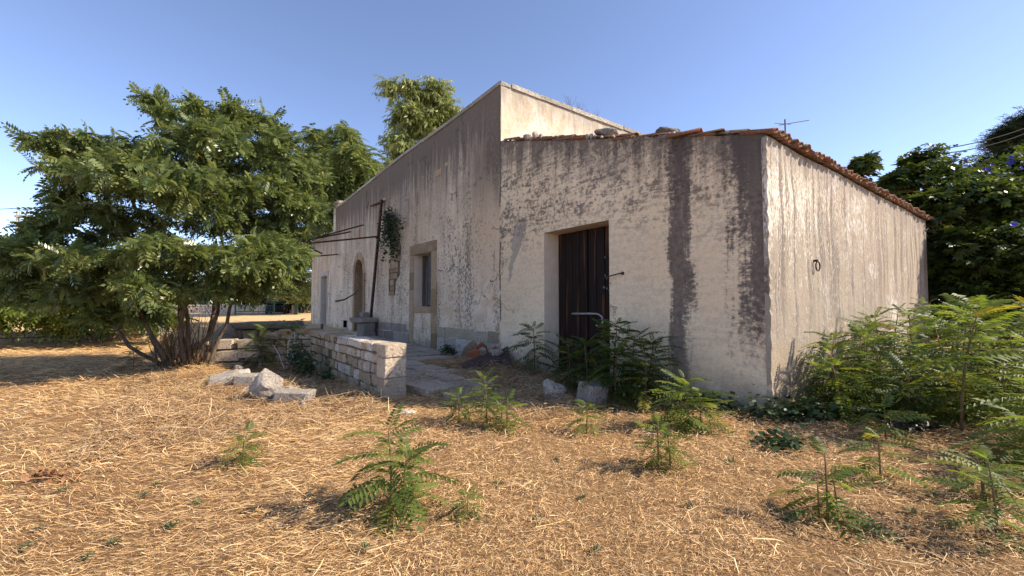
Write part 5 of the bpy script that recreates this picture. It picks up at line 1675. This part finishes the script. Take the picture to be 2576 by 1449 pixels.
# bush and sprouts against the low wall
P = []
for k in range(900):
    c = [(7.9, 4.2, .28), (7.4, 4.15, .22), (8.3, 4.2, .36)][r.integers(0, 3)]
    P.append(h2w(c[0] + r.normal(0, .24), c[1] + abs(r.normal(0, .14)), max(.03, c[2] + r.normal(0, .13))))
leafy('wall_bush', h2w(8.1, 4.3, 0), np.array(P), .09, .03, M['ivy'], 'dark leafy bush against the outer face of the low wall', 'bush', 72, stems=[(h2w(8.1, 4.3, 0), h2w(8.1 + d * .8, 4.25, .36), .012) for d in (-.5, -.2, .2, .5)])
P = np.array([h2w(9.35 + r.normal(0, .12), 4.2 + r.normal(0, .1), .95 + r.normal(0, .10)) for _ in range(45)])
leafy('stump_sprout', h2w(8.9, 4.5, 0), P, .15, .05, M['melia2'], 'pale cut stems with a tuft of bright leaves at the wall corner', 'shrub', 73, stems=[(h2w(8.7, 4.45, 0), h2w(9.35, 4.2, .95), .035), (h2w(8.75, 4.4, 0), h2w(9.1, 4.25, .8), .028), (h2w(8.6, 4.5, 0), h2w(8.9, 4.7, .55), .02)], stemmat='barkpale')
P = np.array([h2w(8.3 + r.normal(0, .22), .30 + abs(r.normal(0, .12)), .14 + abs(r.normal(0, .10))) for _ in range(330)])
leafy('foot_weed', h2w(8.3, .3, .05), P, .08, .026, M['ivy'], 'low dark weed at the foot of the wall beside the window', 'weed', 74)
P = np.array([h2w(6.05 + r.normal(0, .14), 4.15 + abs(r.normal(0, .1)), .12 + abs(r.normal(0, .12))) for _ in range(260)])
leafy('wall_weed', h2w(6.05, 4.2, 0), P, .07, .024, M['ivy'], 'small dark weed at the foot of the low wall near its sunlit end', 'weed', 75)
# ivy at the near corner
def ivy(name, pts, n, label, seed, spread=.2, hi=.12):
    r = np.random.default_rng(seed); P = []
    for k in range(n):
        cx_, cy_ = pts[r.integers(0, len(pts))]
        x, y = cx_ + r.normal(0, spread), cy_ + r.normal(0, spread * .7)
        P.append((x, y, gz(x, y) + .03 + abs(r.normal(0, hi))))
    leafy(name, (pts[0][0], pts[0][1], 0), np.array(P), .085, .036, M['ivy'], label, 'ivy', seed, el=(-.5, .7))
ivy('ivy_patch', [(3.35, 5.75), (3.65, 5.62), (3.95, 5.75), (4.2, 5.7)], 700, 'dark ivy creeping round the foot of the near corner', 76)
ivy('ivy_patch', [(2.78, 4.55), (2.95, 4.75)], 150, 'small dark ivy patch in the sun between saplings and thicket', 77, .12, .06)
ivy('ivy_patch', [(3.0, 6.2), (2.75, 6.45)], 220, 'ivy in the shade along the foot of the stained front wall', 78, .15, .06)
# weeds in the straw
WEEDS = [(-2.51, 2.78), (-2.97, 2.69), (-2.30, 2.97), (-2.94, 3.63), (-2.88, 3.42), (0.51, 2.67), (0.18, 3.03), (1.33, 3.29), (2.43, 2.95), (2.87, 3.17), (2.08, 4.14), (1.14, 4.14), (0.54, 3.39), (0.43, 4.19), (2.87, 2.67), (-0.72, 4.47), (-1.54, 3.36), (-2.35, 3.29), (-2.44, 4.14), (-3.99, 5.17), (2.78, 4.30), (3.31, 3.46), (-3.12, 2.90), (-2.53, 2.63), (-3.57, 3.50), (-0.90, 2.67), (-0.11, 3.61), (2.99, 2.97)]

wm = []
for q in range(4):
    r2 = np.random.default_rng(80 + q); n = 46
    az = r2.uniform(0, 6.28, n); el = r2.uniform(.05, 1.2, n)
    P = np.stack([np.cos(az), np.sin(az), np.zeros(n)], -1) * r2.uniform(0, .35, n)[:, None] + np.array([0, 0, .1])
    V, Q, Fv = scatter([simple_leaf(1, .10, .15)], P, az + r2.normal(0, .4, n), el, r2.normal(0, .6, n), r2.uniform(.5, 1.1, n), r2)
    me = np_mesh('weed_tuft', V, Q, None, Fv); me.materials.append(M['weed']); wm.append(me)
rr = random.Random(81)
for i, (x, y) in enumerate(WEEDS):
    q = rr.uniform(.035, .062)
    o = mobj('weed_tuft', wm[i % 4], None, None, (x, y, gz(x, y) + .012), (0, 0, rr.uniform(0, 6)), (q, q, q * .9))
    tag(o, 'small grey-green weed tuft growing in the open straw', 'weed', 'weed tufts in the straw')
# weeds on the coping and the crumpled plastic
for i, (s_, h_) in enumerate(((2.55, .42), (2.95, .36), (3.3, .22), (3.7, .26))):
    mb = MB(); r3 = np.random.default_rng(90 + i)
    for k in range(7): limb(mb, (0, 0, 0), (r3.normal(0, .12), r3.normal(0, .12), h_ * r3.uniform(.6, 1.1)), .006, .003, r3, 4, .1, 4, 0)
    o = mb.build('dry_roof_weed', M['stem'], None, h2w(ANNEX_T + .1, -s_, 7.28), fix=False)
    tag(o, 'dry wispy weed growing on the parapet coping', 'weed', 'dry weeds on the coping')
mb = MB(); r3 = np.random.default_rng(95); n = 14
for i in range(n):
    for j in range(7):
        mb.v.append((-.32 + .64 * i / (n - 1), -.12 + .24 * j / 6, .02 + .06 * abs(math.sin(i * 1.7) * math.sin(j * 1.3 + i)) + r3.uniform(0, .012)))
for i in range(n - 1):
    for j in range(6): mb.f.append((i * 7 + j, i * 7 + 7 + j, i * 7 + 8 + j, i * 7 + j + 1))
o = mb.build('plastic_sheet', M['plastic'], None, (4.75, 5.62 - .45, gz(4.75, 5.2) + .01), (0, 0, .2), fix=False)
tag(o, 'crumpled black plastic sheet in the straw under the thicket', 'plastic')
# brown leaf heap at the left
r = np.random.default_rng(97); n = 90
P = np.stack([-3.92 + r.normal(0, .10, n), 3.74 + r.normal(0, .05, n), np.abs(r.normal(0, .035, n)) + .02], -1)
V, Q, Fv = scatter([simple_leaf(1, .3, .4)], P, r.uniform(0, 6.28, n), r.uniform(-.6, .8, n), r.normal(0, .8, n), .055 * r.uniform(.6, 1.3, n), r, 0, .25)
tag(mobj('leaf_heap', np_mesh('leaf_heap', V, Q, None, Fv * .3), M['straw']), 'little heap of brown dead leaves on the straw at left', 'leaves', kind='stuff')

# ------------------------------------------------------------------ straw: uncountable stalks lying on the ground
def free(x, y):
    t, o = w2h(x, y)
    ok = ~((t > -.02) & (t < 27.2) & (o < .02) & (o > -11))
    ok &= ~((t > 5.7) & (t < 27) & (o > -.05) & (o < 3.5) & ~((t < 7.4) & (o < 1.5)))
    ok &= ~((t > 4.05) & (t < 9.4) & (o > 3.4) & (o < 3.9))
    return ok

def stalks(name, x, y, L, W, az, tilt, lift, var, label, mat, r, double=None):
    n = len(x)
    z = ground_z(x, y) + lift
    d = np.stack([np.cos(az) * np.cos(tilt), np.sin(az) * np.cos(tilt), np.sin(tilt)], -1)
    sd = np.stack([-np.sin(az), np.cos(az), r.normal(0, .5, n)], -1)
    sd /= np.linalg.norm(sd, axis=1)[:, None]
    c = np.stack([x, y, z], -1)
    h = d * (L / 2)[:, None]; w = sd * (W / 2)[:, None]
    bow = np.stack([r.normal(0, .10, n), r.normal(0, .10, n), r.uniform(-.02, .10, n)], -1) * L[:, None]
    a, m, b = c - h, c + bow, c + h
    lg = (L > np.median(L) * 1.7) if n > 50000 else np.ones(n, bool)
    V = np.stack([a - w * .8, a + w * .8, m + w, m - w, b + w * .5, b - w * .5], 1)[lg].reshape(-1, 3)
    k = np.arange(lg.sum())[:, None] * 6
    Q = np.concatenate([k + np.array([[0, 3, 2, 1]]), k + np.array([[3, 5, 4, 2]])], 0)
    V2 = np.stack([a - w * .9, b - w * .6, b + w * .6, a + w * .9], 1)[~lg].reshape(-1, 3)
    Q2 = np.arange((~lg).sum())[:, None] * 4 + np.array([[0, 1, 2, 3]]) + len(V)
    V = np.concatenate([V, V2]); Q = np.concatenate([Q, Q2])
    fv = np.concatenate([var[lg], var[lg], var[~lg]])
    o = mobj(name, np_mesh(name, V, Q, None, fv), mat)
    return tag(o, label, 'straw', kind='stuff')

r = np.random.default_rng(123)
N = 480000
ra = (1.55 ** .4 + r.uniform(0, 1, N) * (34 ** .4 - 1.55 ** .4)) ** 2.5
an_ = R(90) + r.uniform(-R(66), R(62), N)
x, y = ra * np.cos(an_), ra * np.sin(an_)
x = x + r.normal(0, .01, N)
ok = free(x, y)
bare = wave(x * .9 + 3, y * 1.1, .7) + .55 * wave(x * 2.7, y * 2.9, 4.0) + .3 * wave(x * 6.1, y * 6.6, 1.0)
ok &= r.uniform(0, 1, N) > .55 * sstep(.2, .8, bare)
x, y, ra = x[ok], y[ok], ra[ok]; N = len(x)
s_ = np.clip((ra / 3.0), .75, None) ** .62
L = s_ * .030 * np.exp(r.normal(0, .55, N)); W = s_ * .0024 * np.exp(r.normal(0, .30, N))
az = r.uniform(0, 6.28, N)
lin = (x < -1.0 + .5 * np.sin(y)) & (r.uniform(0, 1, N) < .62)
az = np.where(lin, R(14) + r.normal(0, .42, N) + .25 * np.sin(.8 * x + .5 * y), az)
L = np.where(lin, L * 1.55, L)
clump = .5 + .5 * wave(x * 2.3, y * 2.3, 1.0)
tilt = r.normal(0, .22, N) * (.6 + .8 * clump)
lift = np.abs(r.normal(0, .016, N)) * s_ + .035 * clump * r.uniform(0, 1, N)
var = np.clip(r.normal(.46, .27, N) + .10 * wave(x * 1.1, y * 1.1) + .12 * (lift > .03), 0, 1)
stalks('straw', x, y, L, W, az, tilt, lift, var, 'cut straw lying thick over the whole field', M['straw'], r)
# long bright stalks
n = 900
ra = (1.6 ** .8 + r.uniform(0, 1, n) * (14 ** .8 - 1.6 ** .8)) ** 1.25
an_ = R(90) + r.uniform(-R(62), R(58), n)
x, y = ra * np.cos(an_), ra * np.sin(an_); ok = free(x, y); x, y = x[ok], y[ok]; n = len(x)
stalks('long_straw', x, y, r.uniform(.08, .26, n), r.uniform(.004, .007, n), r.uniform(0, 6.28, n), r.normal(0, .12, n), r.uniform(.02, .06, n), r.uniform(.6, 1, n), 'longer pale stalks strewn over the cut straw', M['straw'], r)
# matted hay along the walls and in the hollow, coloured darker for the shade there
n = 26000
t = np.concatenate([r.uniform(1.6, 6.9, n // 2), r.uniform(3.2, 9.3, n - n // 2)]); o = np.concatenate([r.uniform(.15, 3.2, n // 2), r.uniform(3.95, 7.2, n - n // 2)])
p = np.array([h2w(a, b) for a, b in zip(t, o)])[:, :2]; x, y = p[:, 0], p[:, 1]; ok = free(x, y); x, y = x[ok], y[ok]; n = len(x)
stalks('hay', x, y, r.uniform(.10, .42, n), r.uniform(.004, .008, n), r.uniform(0, 6.28, n), r.normal(.05, .30, n), np.abs(r.normal(0, .045, n)), np.clip(r.normal(.45, .28, n), 0, 1), 'matted hay in shade-darkened colour by the door and low wall', M['hay'], r)
